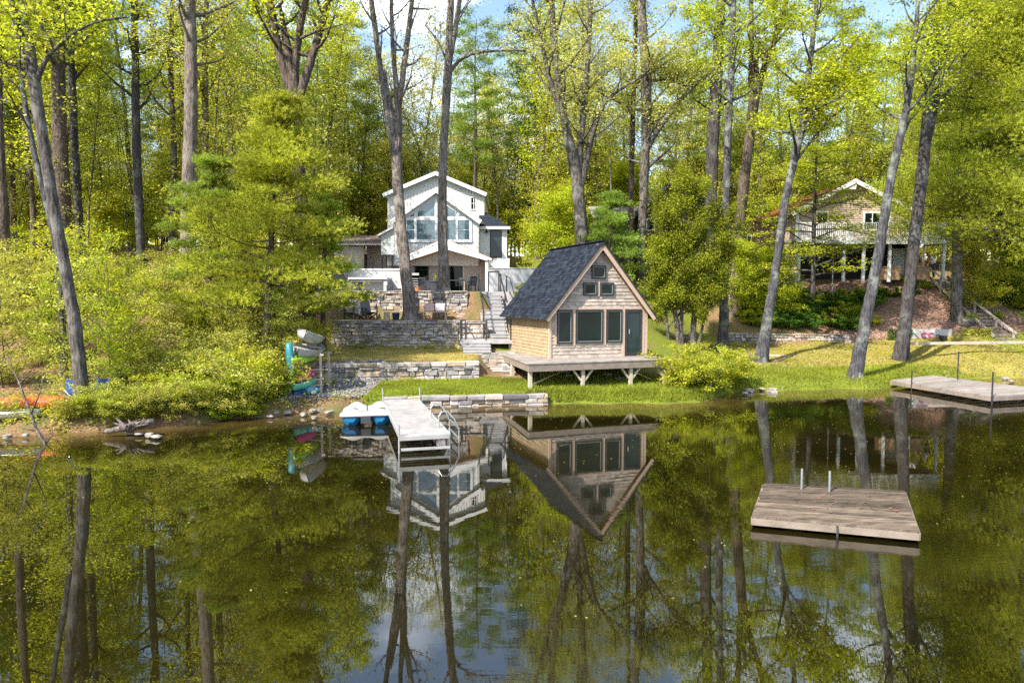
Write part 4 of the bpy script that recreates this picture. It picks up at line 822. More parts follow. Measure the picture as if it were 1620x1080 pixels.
# ================================================================== kayak rack and boats
kq = G(481, 624, .5)
kr = thing('kayak_rack', 'wooden rack of uprights and crossbars holding kayaks on the left shore', 'rack', kq)
kz = kq[2]-.1
mb = MB()
def K(px, py, dy=0): return P(px, py, kq[1]+dy)
for dy in (0.8, 1.9):
    for px in (468, 497): mb = MB(); q = K(px, 560, 0); mb.bb(q[0]-.035, q[0]+.035, kq[1]+dy-.035, kq[1]+dy+.035, kz, kz+1.5); mb.build('upright', M['postwood'], kr)
mb = MB()
for dy in (.8, 1.9):
    for py in (567, 590, 606, 616): a_, b2 = K(462, py), K(502, py-3); mb = MB(); mb.bar((a_[0], kq[1]+dy, a_[2]), (b2[0], kq[1]+dy, b2[2]), .05, .05); mb.build('crossbar', M['postwood'], kr)
def kayak(name, mat, label, cat, center, length, width, height, yaw, roll=0, pitch=0, open_=False, group=None, inner=None):
    """pointed hull lofted along its own x axis; keel down"""
    t = thing(name, label, cat, center, group); R = Matrix.Rotation(yaw, 4, 'Z') @ Matrix.Rotation(pitch, 4, 'Y') @ Matrix.Rotation(roll, 4, 'X'); secs = []; ins = []
    for i in range(15):
        s = -1+2*i/14; f = max(.02, (1-abs(s)**2.3)); w_ = width/2*f**.75; zt = height/2+.13*height*abs(s)**3; zb = -height/2*(1-.75*abs(s)**3.2)
        pts = []
        for k in range(9):
            a = math.pi*k/8; pts.append((s*length/2, -math.cos(a)*w_, zt-(zt-zb)*math.sin(a)**.7))
        if not open_: pts += [(s*length/2, w_*.5, zt+.16*height*f), (s*length/2, -w_*.5, zt+.16*height*f)]
        secs.append([R @ Vector(p) for p in pts])
        ins.append([R @ Vector((p[0]*.97, p[1]*.93, p[2]+.03)) for p in pts])
    mb = MB(); mb.v = []; c = V3(*center)
    loft(mb, [[np.array(p)+c for p in s] for s in secs], close=not open_, caps=not open_)
    if open_:
        loft(mb, [[np.array(p)+c for p in s[::-1]] for s in ins], close=False, caps=False)
    mb.build('hull', mat, t, smooth=True)
    if open_:
        g = MB(); g.tube([np.array(s[0])+c for s in secs], .02, 6); g.tube([np.array(s[-1])+c for s in secs], .02, 6); g.build('gunwale', inner or mat, t)
        se = MB()
        for i in (4, 10): se.bar(np.array(secs[i][0])+c-V3(0, 0, .03), np.array(secs[i][-1])+c-V3(0, 0, .03), .18, .02)
        se.build('seat', M['postwood'], t)
    else:
        cp = MB(); ring = []
        for k in range(13):
            a = 2*math.pi*k/12; ring.append(np.array(R @ Vector((math.cos(a)*length*.13, math.sin(a)*width*.3, height/2+.10*height)))+c)
        cp.tube(ring, .02, 6); cp.build('cockpit_rim', M['dark_plastic'], t)
    return t
hp = math.pi/2
kayak('canoe', M['white_plastic'], 'white rowing boat hull tipped on its side at the very top of the kayak rack', 'boat', K(490, 535, 1.3), 1.9, .95, .34, hp+.1, .30, .12, True, inner=M['grey_metal'])
kayak('canoe', M['white_plastic'], 'white hulled boat with a grey rim tilted above the lime kayak', 'boat', K(487, 556, 1.1), 1.9, 1.0, .36, hp-.1, .22, -.05, True, inner=M['grey_metal'])
kayak('kayak', M['kayak_lime'], 'lime green kayak on the rack under the white boats', 'kayak', K(481, 569, 1.1), 2.6, .68, .26, hp)
kayak('kayak', M['olive_cover'], 'dark olive kayak in the middle of the rack', 'kayak', K(482, 580, 1.1), 2.6, .62, .26, hp)
kayak('kayak', M['kayak_pink'], 'magenta kayak on the rack above the mint one', 'kayak', K(482, 596, 1.0), 2.5, .66, .28, hp+.06, -.25)
kayak('kayak', M['kayak_mint'], 'mint green kayak low on the rack', 'kayak', K(481, 609, .9), 2.5, .66, .28, hp, -.1)
kayak('kayak', M['kayak_blue'], 'dark blue kayak at the bottom of the rack', 'kayak', K(480, 619, .9), 2.5, .70, .22, hp+.05)
kayak('kayak', M['kayak_teal'], 'teal kayak stood on end against the left side of the rack', 'kayak', K(460, 580, .1), 1.75, .5, .26, .35, 0, hp-.12)
kayak('kayak', M['kayak_green'], 'green kayak leaning by its tip at the lower left of the rack', 'kayak', K(455, 608, -.15), 1.15, .34, .2, 0, 0, -hp+.42+math.pi)
# bundle of tarp
rng = random.Random(21); mb = MB()
q = K(492, 617, -.1); rock(mb, q, .22, rng); rock(mb, q+V3(.15, .05, .02), .17, rng); mb.solo('tarp_bundle', M['tarp'], 'crumpled blue tarpaulin at the foot of the kayak rack', 'tarp', smooth=True)
mb = MB(); q = K(497, 620, -.25); rock(mb, q, .12, rng); mb.solo('life_vest', M['cream'], 'pale yellow life vest dropped beside the blue tarpaulin', 'life vest', smooth=True)
# left shore boats and gear
for (px, py, L, mt, lab, yw) in ((26, 641, 3.0, 'kayak_orange', 'orange red kayak lying on the left bank behind the bare branch', .05), (70, 637, 2.2, 'kayak_orange', 'second orange kayak lying behind the first on the left bank', -.05)):
    q = GT(px, py+10); kayak('kayak', M[mt], lab, 'kayak', q+V3(0, 0, .2), L, .7, .3, yw)
q = GT(20, 664)+V3(0, 0, .1); kayak('rowing_boat', M['grey_metal'], 'grey aluminium boat pulled up below the orange kayaks', 'boat', q+V3(-.3, .1, 0), 2.0, .7, .25, .08, 0, 0, True)
def camp_chair(q, mat, label, yaw):
    t = thing('camp_chair', label, 'camp chair', q); cs, sn = math.cos(yaw), math.sin(yaw)
    L = lambda x, y, z: V3(q[0]+x*cs-y*sn, q[1]+x*sn+y*cs, q[2]+z)
    s = MB(); s.add([L(-.25, -.25, .42), L(.25, -.25, .42), L(.25, .22, .36), L(-.25, .22, .36)], [(0, 1, 2, 3)]); s.para(L(-.25, -.25, .40), L(.25, -.25, .40)-L(-.25, -.25, .40), L(-.25, .22, .34)-L(-.25, -.25, .40), (0, 0, .03)); s.build('seat', mat, t)
    s = MB(); s.para(L(-.25, .22, .36), L(.25, .22, .36)-L(-.25, .22, .36), L(-.25, .36, .9)-L(-.25, .22, .36), L(0, .03, 0)-L(0, 0, 0)); s.build('backrest', mat, t)
    for (a, b2) in (((-.28, -.25, 0), (.28, .25, .6)), ((.28, -.25, 0), (-.28, .25, .6)), ((-.28, .25, 0), (-.28, -.25, .6)), ((.28, .25, 0), (.28, -.25, .6))): s = MB(); s.tube([L(*a), L(*b2)], .012, 6); s.build('leg', M['grey_metal'], t)
q = GT(117, 648); camp_chair(q, M['kayak_blue'], 'dark blue folding chair left of the big leaning trunk', .4)
q = GT(150, 647); camp_chair(q, M['kayak_blue'], 'blue folding chair just right of the big leaning trunk', -.3)
mb = MB(); q = GT(162, 640); rock(mb, q+V3(0, 0, .12), .2, rng); mb.solo('duffel_bag', M['cream'], 'pale yellow sack on the bank right of the blue folding chair', 'bag', smooth=True)
q = GT(173, 645)+V3(0, 0, .1); kayak('kayak', M['kayak_blue'], 'small dark blue kayak lying on the bank behind the driftwood', 'kayak', q, 1.2, .4, .2, -.2)
t = thing('picnic_table', 'grey picnic table half hidden by leaves behind the leaning trunk', 'table', V3(X(150, 22.6), 22.6, .75)); q = worigin(t)
mb = MB()
for i in range(5): mb.bb(q.x-1.0, q.x+1.0, q.y+i*.15, q.y+i*.15+.14, q.z+.62, q.z+.66)
mb.build('tabletop', M['deckwood'], t)
for s in (-1, 1): mb = MB(); mb.bb(q.x-.95, q.x+.95, q.y+.35+s*.65-.12, q.y+.35+s*.65+.12, q.z+.34, q.z+.38); mb.build('bench', M['deckwood'], t)
for s in (-.7, .7): mb = MB(); mb.bar((q.x+s, q.y-.3, q.z-.1), (q.x+s, q.y+.25, q.z+.62), .06, .09); mb.bar((q.x+s, q.y+1.0, q.z-.1), (q.x+s, q.y+.45, q.z+.62), .06, .09); mb.bar((q.x+s, q.y-.3, q.z+.3), (q.x+s, q.y+1.0, q.z+.3), .05, .08); mb.build('leg', M['deckwood'], t)
# dead branch, driftwood stump
Yb = 18.2; mb = MB()
mb.tube([P(73, 706, Yb), P(71, 701, Yb), P(57, 678, Yb), P(49, 655, Yb+.1), P(40, 632, Yb+.2), P(31, 606, Yb+.2), P(15, 572, Yb+.3), P(8, 560, Yb+.4)], [.05, .045, .04, .036, .03, .024, .013, .006], 7)
mb.tube([P(49, 655, Yb+.1), P(58, 634, Yb), P(65, 616, Yb-.1), P(67, 593, Yb-.1)], [.025, .02, .013, .005], 6); mb.tube([P(31, 606, Yb+.2), P(40, 598, Yb+.1), P(47, 586, Yb)], [.02, .014, .005], 6)
mb.tube([P(72, 702, Yb), P(82, 688, Yb+.2), P(83, 674, Yb+.3)], [.03, .016, .006], 6); mb.tube([P(56, 681, Yb), P(42, 679, Yb-.1), P(24, 675, Yb-.3)], [.016, .01, .004], 6); mb.tube([P(34, 607, Yb+.2), P(36, 599, Yb+.3), P(34, 590, Yb+.4)], [.012, .008, .004], 5)
mb.tube([P(73, 704, Yb), P(85, 711, Yb-.3)], [.03, .01], 6)
mb.solo('dead_branch', M['bark_pale'], 'bare pale forked branch rising out of the water on the left', 'branch', smooth=True)
mb = MB(); rng = random.Random(4); q = G(205, 682, .15)
for i in range(16): a = rng.uniform(0, 6.28); l = rng.uniform(.25, .75); e = q+V3(math.cos(a)*l, math.sin(a)*l*.6, rng.uniform(.05, .38)); mb.tube([q+V3(0, 0, .02), (q+e)/2+V3(rng.uniform(-.08, .08), 0, .06), e], [.08, .045, .012], 6)
mb.tube([q+V3(-.7, -.1, 0), q+V3(0, 0, .12), q+V3(.65, .1, .28)], [.05, .11, .08], 8); mb.solo('driftwood_stump', M['bark_pale'], 'pale driftwood stump with spreading roots at the left water edge', 'driftwood', smooth=True)
mb = MB(); q = G(1176, 577, .6); mb.tube([q+V3(-.5, 0, .25), q, q+V3(1.2, -.1, .1), q+V3(2.2, .2, .3)], [.06, .12, .1, .05], 7); mb.tube([q+V3(.5, 0, .1), q+V3(.35, .1, .55), q+V3(0, .1, .8)], [.08, .05, .02], 6); mb.solo('fallen_log', M['bark_pale'], 'fallen grey log with a broken stub beside the lichened birch', 'log', smooth=True)
# ================================================================== patio and terrace furniture
def planter(px, py, Y, r, h, label, plant=None, plab=None):
    q = P(px, py, Y); q[2] = hz1(q[0], Y)
    t = thing('planter', label, 'planter', q); mb = MB(); mb.lathe(q, [(r*.7, 0), (r*.95, h*.9), (r*1.08, h*.92), (r*1.08, h), (r*.95, h), (r*.9, h*.88)], 16); mb.build('pot', M['dark_plastic'], t, smooth=False)
    mb = MB(); mb.lathe(q, [(r*.9, h*.86), (r*.9, h*.9)], 16); mb.build('soil', M['rust'], t); return q
planter(567.5, 459, 39.0, .30, .55, 'black planter pot standing in front of the patio bench wall')
pq = planter(691, 459, 38.5, .38, .62, 'large dark planter with a spiky yellow plant between the two grey trunks')
rng = random.Random(17); mb = MB()
for i in range(60):
    a = rng.uniform(0, 6.28); l = rng.uniform(.25, .6); e = pq+V3(math.cos(a)*l*.75, math.sin(a)*l*.75, .62+rng.uniform(.1, .45)); m_ = (pq+e)/2+V3(0, 0, .42); s_ = V3(-math.sin(a), math.cos(a), 0)*.025; b0 = pq+V3(0, 0, .55)
    mb.add([b0-s_, b0+s_, m_+s_, m_-s_, e], [(0, 1, 2, 3), (3, 2, 4)])
mb.solo('potted_plant', leafm('leaf_yellow', [(.30, .30, .06), (.45, .42, .10), (.55, .50, .2)]), 'spiky yellow green plant growing in the large dark planter', 'plant')
def dchair(q, yaw, label, mat='dark_plastic', group=None):
    t = thing('patio_chair', label, 'chair', q, group); cs, sn = math.cos(yaw), math.sin(yaw)
    L = lambda x, y, z: V3(q[0]+x*cs-y*sn, q[1]+x*sn+y*cs, q[2]+z); E = lambda x, y, z: L(x, y, z)-L(0, 0, 0)
    s = MB(); s.para(L(-.24, -.22, .42), E(.48, 0, 0), E(0, .44, 0), (0, 0, .05)); s.build('seat', M[mat], t)
    s = MB()
    for k in range(5): s.para(L(-.24+k*.105, .22, .47), E(.07, 0, 0), E(0, .10, .43), E(0, .02, 0))
    s.para(L(-.24, .31, .86), E(.48, 0, 0), E(0, .02, .08), E(0, .03, 0)); s.build('backrest', M[mat], t)
    for (x, y) in ((-.22, -.2), (.22, -.2), (-.22, .2), (.22, .2)): s = MB(); s.para(L(x-.02, y-.02, 0), E(.04, 0, 0), E(0, .04, 0), (0, 0, .42)); s.build('leg', M[mat], t)
    for x in (-.26, .22): s = MB(); s.para(L(x, -.22, .64), E(.04, 0, 0), E(0, .46, 0), (0, 0, .03)); s.para(L(x, -.2, .42), E(.03, 0, 0), E(0, .03, 0), (0, 0, .22)); s.build('armrest', M[mat], t)
t = thing('patio_table', 'dark square table on the patio under the right half of the porch', 'table', V3(X(722, 41.5), 41.5, 4.3)); q = np.array(worigin(t))
mb = MB(); mb.box(q+V3(0, 0, .73), (1.15, 1.0, .04)); mb.build('tabletop', M['dark_plastic'], t)
for sx in (-.52, .52):
    for sy in (-.44, .44): mb = MB(); mb.box(q+V3(sx, sy, .355), (.05, .05, .71)); mb.build('leg', M['newwood'], t)
dchair(q+V3(.95, .1, 0), -1.4, 'dark slatted armchair at the right side of the patio table')
dchair(q+V3(.35, .95, 0), .1, 'dark slatted armchair behind the patio table nearest the porch wall')
dchair(q+V3(.9, -.85, 0), -2.4, 'dark slatted armchair by the black stair rail at the head of the stairs')
q2 = V3(X(668, 42), 42, 4.3)
dchair(q2, .3, 'dark armchair under the porch window, beside the white stack of chairs'); dchair(q2+V3(.75, -.2, 0), -.4, 'dark armchair directly behind the large dark planter', 'dark_navy')
mb = MB(); q = V3(X(657, 41.8), 41.8, 4.3)
for k in range(4): mb.box(q+V3(0, 0, .42+k*.14), (.42, .42, .04)); mb.box(q+V3(0, .2, .62+k*.14), (.42, .04, .3))
for (x, y) in ((-.19, -.19), (.19, -.19), (-.19, .19), (.19, .19)): mb.box(q+V3(x, y, .21), (.04, .04, .42))
mb.solo('stacked_chairs', M['white_plastic'], 'stack of white plastic chairs beside the left grey trunk', 'chairs')
mb = MB(); mb.lathe(V3(X(661, 40.5), 40.5, 4.3), [(.12, 0), (.18, .28), (.19, .3), (.15, .3)], 12); mb.solo('flower_pot', M['terracotta'], 'small orange clay pot on the patio under the window', 'flower pot')
mb = MB(); q = V3(X(617, 40.3), 40.3, 4.3); mb.box(q+V3(0, 0, .22), (.34, .34, .4)); mb.box(q+V3(0, .15, .5), (.34, .05, .3)); mb.box(q+V3(.42, 0, .13), (.45, .3, .2)); mb.box(q+V3(0, -.18, .26), (.18, .02, .12)); mb.solo('fire_pit_box', M['dark_plastic'], 'low black metal box stove standing at the patio edge left of the trunk', 'stove')
def adirondack(q, yaw, label):
    t = thing('lounge_chair', label, 'chair', q, 'garden chairs on the stone terrace'); cs, sn = math.cos(yaw), math.sin(yaw)
    L = lambda x, y, z: V3(q[0]+x*cs-y*sn, q[1]+x*sn+y*cs, q[2]+z); E = lambda x, y, z: L(x, y, z)-L(0, 0, 0)
    s = MB()
    for k in range(5): s.para(L(-.26, -.3+k*.11, .36-k*.03), E(.52, 0, 0), E(0, .1, -.03), (0, 0, .025))
    s.build('seat', M['dark_plastic'], t); s = MB()
    for k in range(5): h = .72+.1*math.cos((k-2)*.6); s.para(L(-.27+k*.11, .2, .24), E(.1, 0, 0), E(0, .28*h, .9*h), E(0, .02, -.005))
    s.build('backrest', M['dark_plastic'], t)
    for x in (-.36, .26): s = MB(); s.para(L(x, -.34, .56), E(.1, 0, 0), E(0, .66, 0), (0, 0, .025)); s.build('armrest', M['dark_plastic'], t)
    for x in (-.33, .29): s = MB(); s.para(L(x, -.32, 0), E(.04, 0, 0), E(0, .08, 0), (0, 0, .56)); s.para(L(x, -.28, .3), E(.04, 0, 0), E(0, .75, -.3), (0, 0, .06)); s.build('leg', M['dark_plastic'], t)
for px, lab, yw in ((583, 'slate grey garden chair turned to the left on the stone terrace', .7), (558, 'slate grey garden chair behind the pine tips at the left end of the terrace', -.5)):
    adirondack(V3(X(px, 34.5), 34.5, 2.87), yw+math.pi*0, lab)
bq = V3(X(688, 34.7), 34.7, 2.87); t = thing('garden_bench', 'low wooden garden bench against the upper stone wall', 'bench', bq)
mb = MB()
for k in range(3): mb.bb(bq[0]-.62, bq[0]+.62, bq[1]-.2+k*.15, bq[1]-.07+k*.15, 3.22, 3.26)
mb.build('seat', M['newwood'], t); mb = MB(); mb.bb(bq[0]-.62, bq[0]+.62, bq[1]+.28, bq[1]+.32, 3.4, 3.52); mb.build('backrest', M['newwood'], t)
for x in (-.58, .52):
    for y in (-.2, .25): mb = MB(); mb.bb(bq[0]+x, bq[0]+x+.06, bq[1]+y, bq[1]+y+.06, 2.86, 3.22 if y < 0 else 3.52); mb.build('leg', M['newwood'], t)
def cushion(px, mat, label):
    mb = MB(); x = X(px, 34.85); mb.para((x-.25, 34.82, 3.29), (.5, 0, 0), (0, .05, .40), (0, .12, -.02)); mb.solo('cushion', M[mat], label, 'cushion', bevel=.04)
cushion(679, 'cloth_pink', 'dusty pink cushion leaning on the left half of the garden bench'); cushion(696, 'cloth_lilac', 'pale lilac striped cushion leaning on the right half of the garden bench')
mb = MB(); q = V3(X(611.5, 34.1), 34.1, 2.86); mb.lathe(q, [(.16, 0), (.15, .38), (.14, .4)], 12); mb.solo('log_stool', M['newwood'], 'cut log stool standing on the terrace left of the trunk', 'stool')
mb = MB(); q = V3(X(626, 34.3), 34.3, 2.86); mb.lathe(q, [(.15, 0), (.2, .36), (.17, .36)], 12); mb.solo('bucket', M['dark_navy'], 'dark blue bucket between the log stool and the left grey trunk', 'bucket')
# ================================================================== right bank stairs, board, kerb
rs = thing('garden_stairs', 'timber stairs with a pale handrail climbing the mulch bank to the tan house', 'stairs', (29, 38, 1.6))
p0, p1 = P(1590, 540, 38.2), P(1483, 441, 44.6); p0[2] = hz1(p0[0], p0[1])+.02; p1[2] = 5.28; nS = 19; d = p1-p0
side = unit(V3(d[1], -d[0], 0))
for i in range(nS):
    q = p0+d*(i/nS); mb = MB(); mb.bar(q-side*.55+V3(0, 0, .0), q+side*.55+V3(0, 0, .0), .14, .14); mb.build('tread', M['rimwood'], rs)
mb = MB(); mb.bar(p0-side*.62+V3(0, 0, .12), p1-side*.62+V3(0, 0, .12), .06, .16); mb.build('stringer', M['railwood'], rs)
mb = MB(); mb.bar(p0+side*.62+V3(0, 0, .1), p1+side*.62+V3(0, 0, .1), .06, .16); mb.build('stringer', M['railwood'], rs)
ra, rb = P(1609, 528, 38.0), P(1463, 419, 44.6)
mb = MB(); mb.bar(ra, rb, .09, .07); mb.build('handrail', M['railwood'], rs)
for f in (.03, .2, .42, .6, .8, .985):
    q = ra+(rb-ra)*f; mb = MB(); zb = hz1(q[0], q[1])-.1; mb.bb(q[0]-.045, q[0]+.045, q[1]-.045, q[1]+.045, min(zb, q[2]-.9), q[2]-.03); mb.build('post', M['railwood'], rs)
mb = MB(); q0, q1 = G(1430, 543.5, 1.62), G(1640, 541, 1.62); mb.bar(q0, q1, .1, .14); mb.solo('timber_kerb', M['railwood'], 'long low timber edging at the foot of the mulch bank', 'edging')
Yb_ = 38.55; bd = thing('painted_board', 'low white board painted with two pink curls at the foot of the mulch bank', 'sign', (X(1480, Yb_), Yb_, 1.6))
mb = MB(); mb.bb(X(1444, Yb_), X(1508, Yb_), Yb_, Yb_+.04, 1.55, Z(520.5, Yb_)); mb.build('board', M['concrete'], bd)
for px in (1464.5, 1475):
    mb = MB(); cx, cz = X(px, Yb_), Z(530, Yb_); mb.tube([(cx+.15*math.cos(a), Yb_-.012, cz+.13*math.sin(a)) for a in np.linspace(.7, 5.4, 12)], [.045]*12, 6); mb.build('painted_curl', M['paint_pink'], bd)
mb = MB(); cx, cz = X(1451, Yb_), Z(530, Yb_); mb.tube([(cx-.15, Yb_-.01, cz+.12), (cx, Yb_-.01, cz-.02), (cx+.12, Yb_-.01, cz-.16)], .02, 6); mb.tube([(X(1483, Yb_), Yb_-.01, cz-.05), (X(1486, Yb_), Yb_-.01, cz+.03), (X(1489, Yb_), Yb_-.01, cz-.02)], .03, 6); mb.build('painted_stroke', M['dark_navy'], bd)
mb = MB(); q = V3(X(1494.5, 38.2), 38.2, 1.62); mb.lathe(q, [(.14, 0), (.22, .2), (.22, .24), (.18, .24)], 12); mb.solo('flower_pot', M['dark_plastic'], 'round dark pot in front of the right end of the painted board', 'flower pot')
# hampers and panel under the deck
for (px, lab) in ((1407, 'tan wicker hamper under the deck left of the dark trunk'), (1453, 'tan wicker hamper at the head of the garden stairs')):
    q = V3(X(px, 44.2), 44.2, 5.1); mb = MB(); mb.box(q+V3(0, 0, .42), (1.0, .6, .8)); mb.box(q+V3(0, 0, .85), (1.08, .66, .07)); mb.solo('hamper', M['basket'], lab, 'hamper', bevel=.02)
# patio umbrella folded canopy glimpsed left of the deck
mb = MB(); q = P(1319, 381, 42.8); mb.add([q+V3(-.75, 0, -.16), q+V3(0, -.6, -.14), q+V3(.75, 0, -.16), q+V3(0, .6, -.14), q+V3(0, 0, .16)], [(0, 1, 4), (1, 2, 4), (2, 3, 4), (3, 0, 4)]); mb.tube([(q[0], q[1], hz1(q[0], q[1])), (q[0], q[1], q[2]+.15)], .03, 6)
mb.solo('garden_umbrella', M['white_plastic'], 'small white garden umbrella seen through leaves below the deck', 'umbrella')
# person leaning at the top of the garden stairs
pq = P(1474, 437, 44.2); pq[2] = 5.22
pe = thing('person', 'person with dark hair and white shirt bending over at the top of the garden stairs', 'person', pq)
def skin(name, pts, edges, rad, mat, parent, sub=2):
    me = bpy.data.meshes.new(name); me.from_pydata(pts, edges, []); me.update(); o = link_mesh(name, me, mat, parent)
    mo = o.modifiers.new('skin', 'SKIN'); 
    for v, r in zip(me.skin_vertices[0].data, rad): v.radius = r if isinstance(r, tuple) else (r, r)
    me.skin_vertices[0].data[0].use_root = True
    s = o.modifiers.new('sub', 'SUBSURF'); s.levels = s.render_levels = sub; return o
J = dict(pel=(.12, 0, .88), sp=(.02, 0, 1.15), ch=(-.14, 0, 1.34), nk=(-.24, 0, 1.46), hd=(-.31, -.01, 1.53), ht=(-.36, -.01, 1.66), shl=(-.14, -.17, 1.36), ell=(-.30, -.22, 1.12), hal=(-.36, -.16, .90), fl=(-.37, -.14, .82), shr=(-.12, .17, 1.36), elr=(-.22, .24, 1.12), har=(-.34, .2, .92),
        hil=(.12, -.09, .84), knl=(.02, -.11, .47), anl=(.10, -.11, .08), tol=(-.06, -.12, .03), hir=(.12, .09, .84), knr=(.14, .11, .47), anr=(.2, .11, .08), tor=(.05, .12, .03))
ks = list(J); ix = {k: i for i, k in enumerate(ks)}
E_ = [('pel', 'sp'), ('sp', 'ch'), ('ch', 'nk'), ('nk', 'hd'), ('hd', 'ht'), ('ch', 'shl'), ('shl', 'ell'), ('ell', 'hal'), ('hal', 'fl'), ('ch', 'shr'), ('shr', 'elr'), ('elr', 'har'), ('pel', 'hil'), ('hil', 'knl'), ('knl', 'anl'), ('anl', 'tol'), ('pel', 'hir'), ('hir', 'knr'), ('knr', 'anr'), ('anr', 'tor')]
RR = dict(pel=.13, sp=.12, ch=.13, nk=.06, hd=.09, ht=.08, shl=.06, ell=.042, hal=.03, fl=.035, shr=.06, elr=.042, har=.032, hil=.09, knl=.06, anl=.04, tol=.035, hir=.09, knr=.06, anr=.04, tor=.035)
skin('body', [J[k] for k in ks], [(ix[a], ix[b]) for a, b in E_], [RR[k] for k in ks], M['skin'], pe)
skin('shirt', [J['pel'], J['sp'], J['ch'], J['shl'], (-.23, -.2, 1.24), J['shr'], (-.18, .21, 1.24)], [(0, 1), (1, 2), (2, 3), (3, 4), (2, 5), (5, 6)], [.16, .165, .17, .085, .06, .085, .06], M['shirt'], pe)
skin('trousers', [(.12, 0, .9), J['hil'], J['knl'], (.09, -.11, .12), J['hir'], J['knr'], (.19, .11, .12)], [(0, 1), (1, 2), (2, 3), (0, 4), (4, 5), (5, 6)], [.145, .105, .075, .06, .105, .075, .06], M['trousers'], pe)
skin('hair', [(-.30, -.01, 1.60), (-.36, -.01, 1.68)], [(0, 1)], [.105, .10], M['hair'], pe)
# ================================================================== vegetation
def leaves(C0, size, rng, flat=.6, asp=.55):
    n = len(C0); nrm = rng.normal(size=(n, 3)); nrm[:, 2] = np.abs(nrm[:, 2])+flat; nrm /= np.linalg.norm(nrm, axis=1)[:, None]
    t = rng.normal(size=(n, 3)); t -= nrm*(t*nrm).sum(1)[:, None]; t /= np.linalg.norm(t, axis=1)[:, None]; b = np.cross(nrm, t)
    s = (size*rng.uniform(.6, 1.25, n))[:, None]
    V = np.stack([C0-t*s*.5, C0+b*s*asp*.5+t*s*.05, C0+t*s*.5, C0-b*s*asp*.5+t*s*.05], 1).reshape(-1, 3)
    return V, np.arange(4*n)
def needles(C0, dirs, L, rng, k=9, wd=.012):
    n = len(C0); C = np.repeat(C0, k, 0); d = np.repeat(dirs, k, 0)+rng.normal(size=(n*k, 3))*.55; d /= np.linalg.norm(d, axis=1)[:, None]
    s = rng.normal(size=(n*k, 3)); s -= d*(s*d).sum(1)[:, None]; s /= np.linalg.norm(s, axis=1)[:, None]
    l = (L*rng.uniform(.6, 1.2, n*k))[:, None]; V = np.stack([C-s*wd, C+s*wd, C+d*l], 1).reshape(-1, 3)
    return V, np.arange(3*n*k)
def curve(p, d, L, up, rng, n=5, wob=.12):
    pts = [np.array(p, float)]; d = unit(d)
    for i in range(n): d = unit(d+V3(0, 0, up/n)+rng.normal(size=3)*wob); pts.append(pts[-1]+d*L/n)
    return pts
def along(pts, f):
    pts = np.array(pts); seg = np.linalg.norm(np.diff(pts, axis=0), axis=1); s = np.concatenate([[0], np.cumsum(seg)]); t = f*s[-1]; i = min(np.searchsorted(s, t)-1, len(seg)-1) if t > 0 else 0; i = max(i, 0)
    return pts[i]+(pts[i+1]-pts[i])*((t-s[i])/max(seg[i], 1e-6)), i
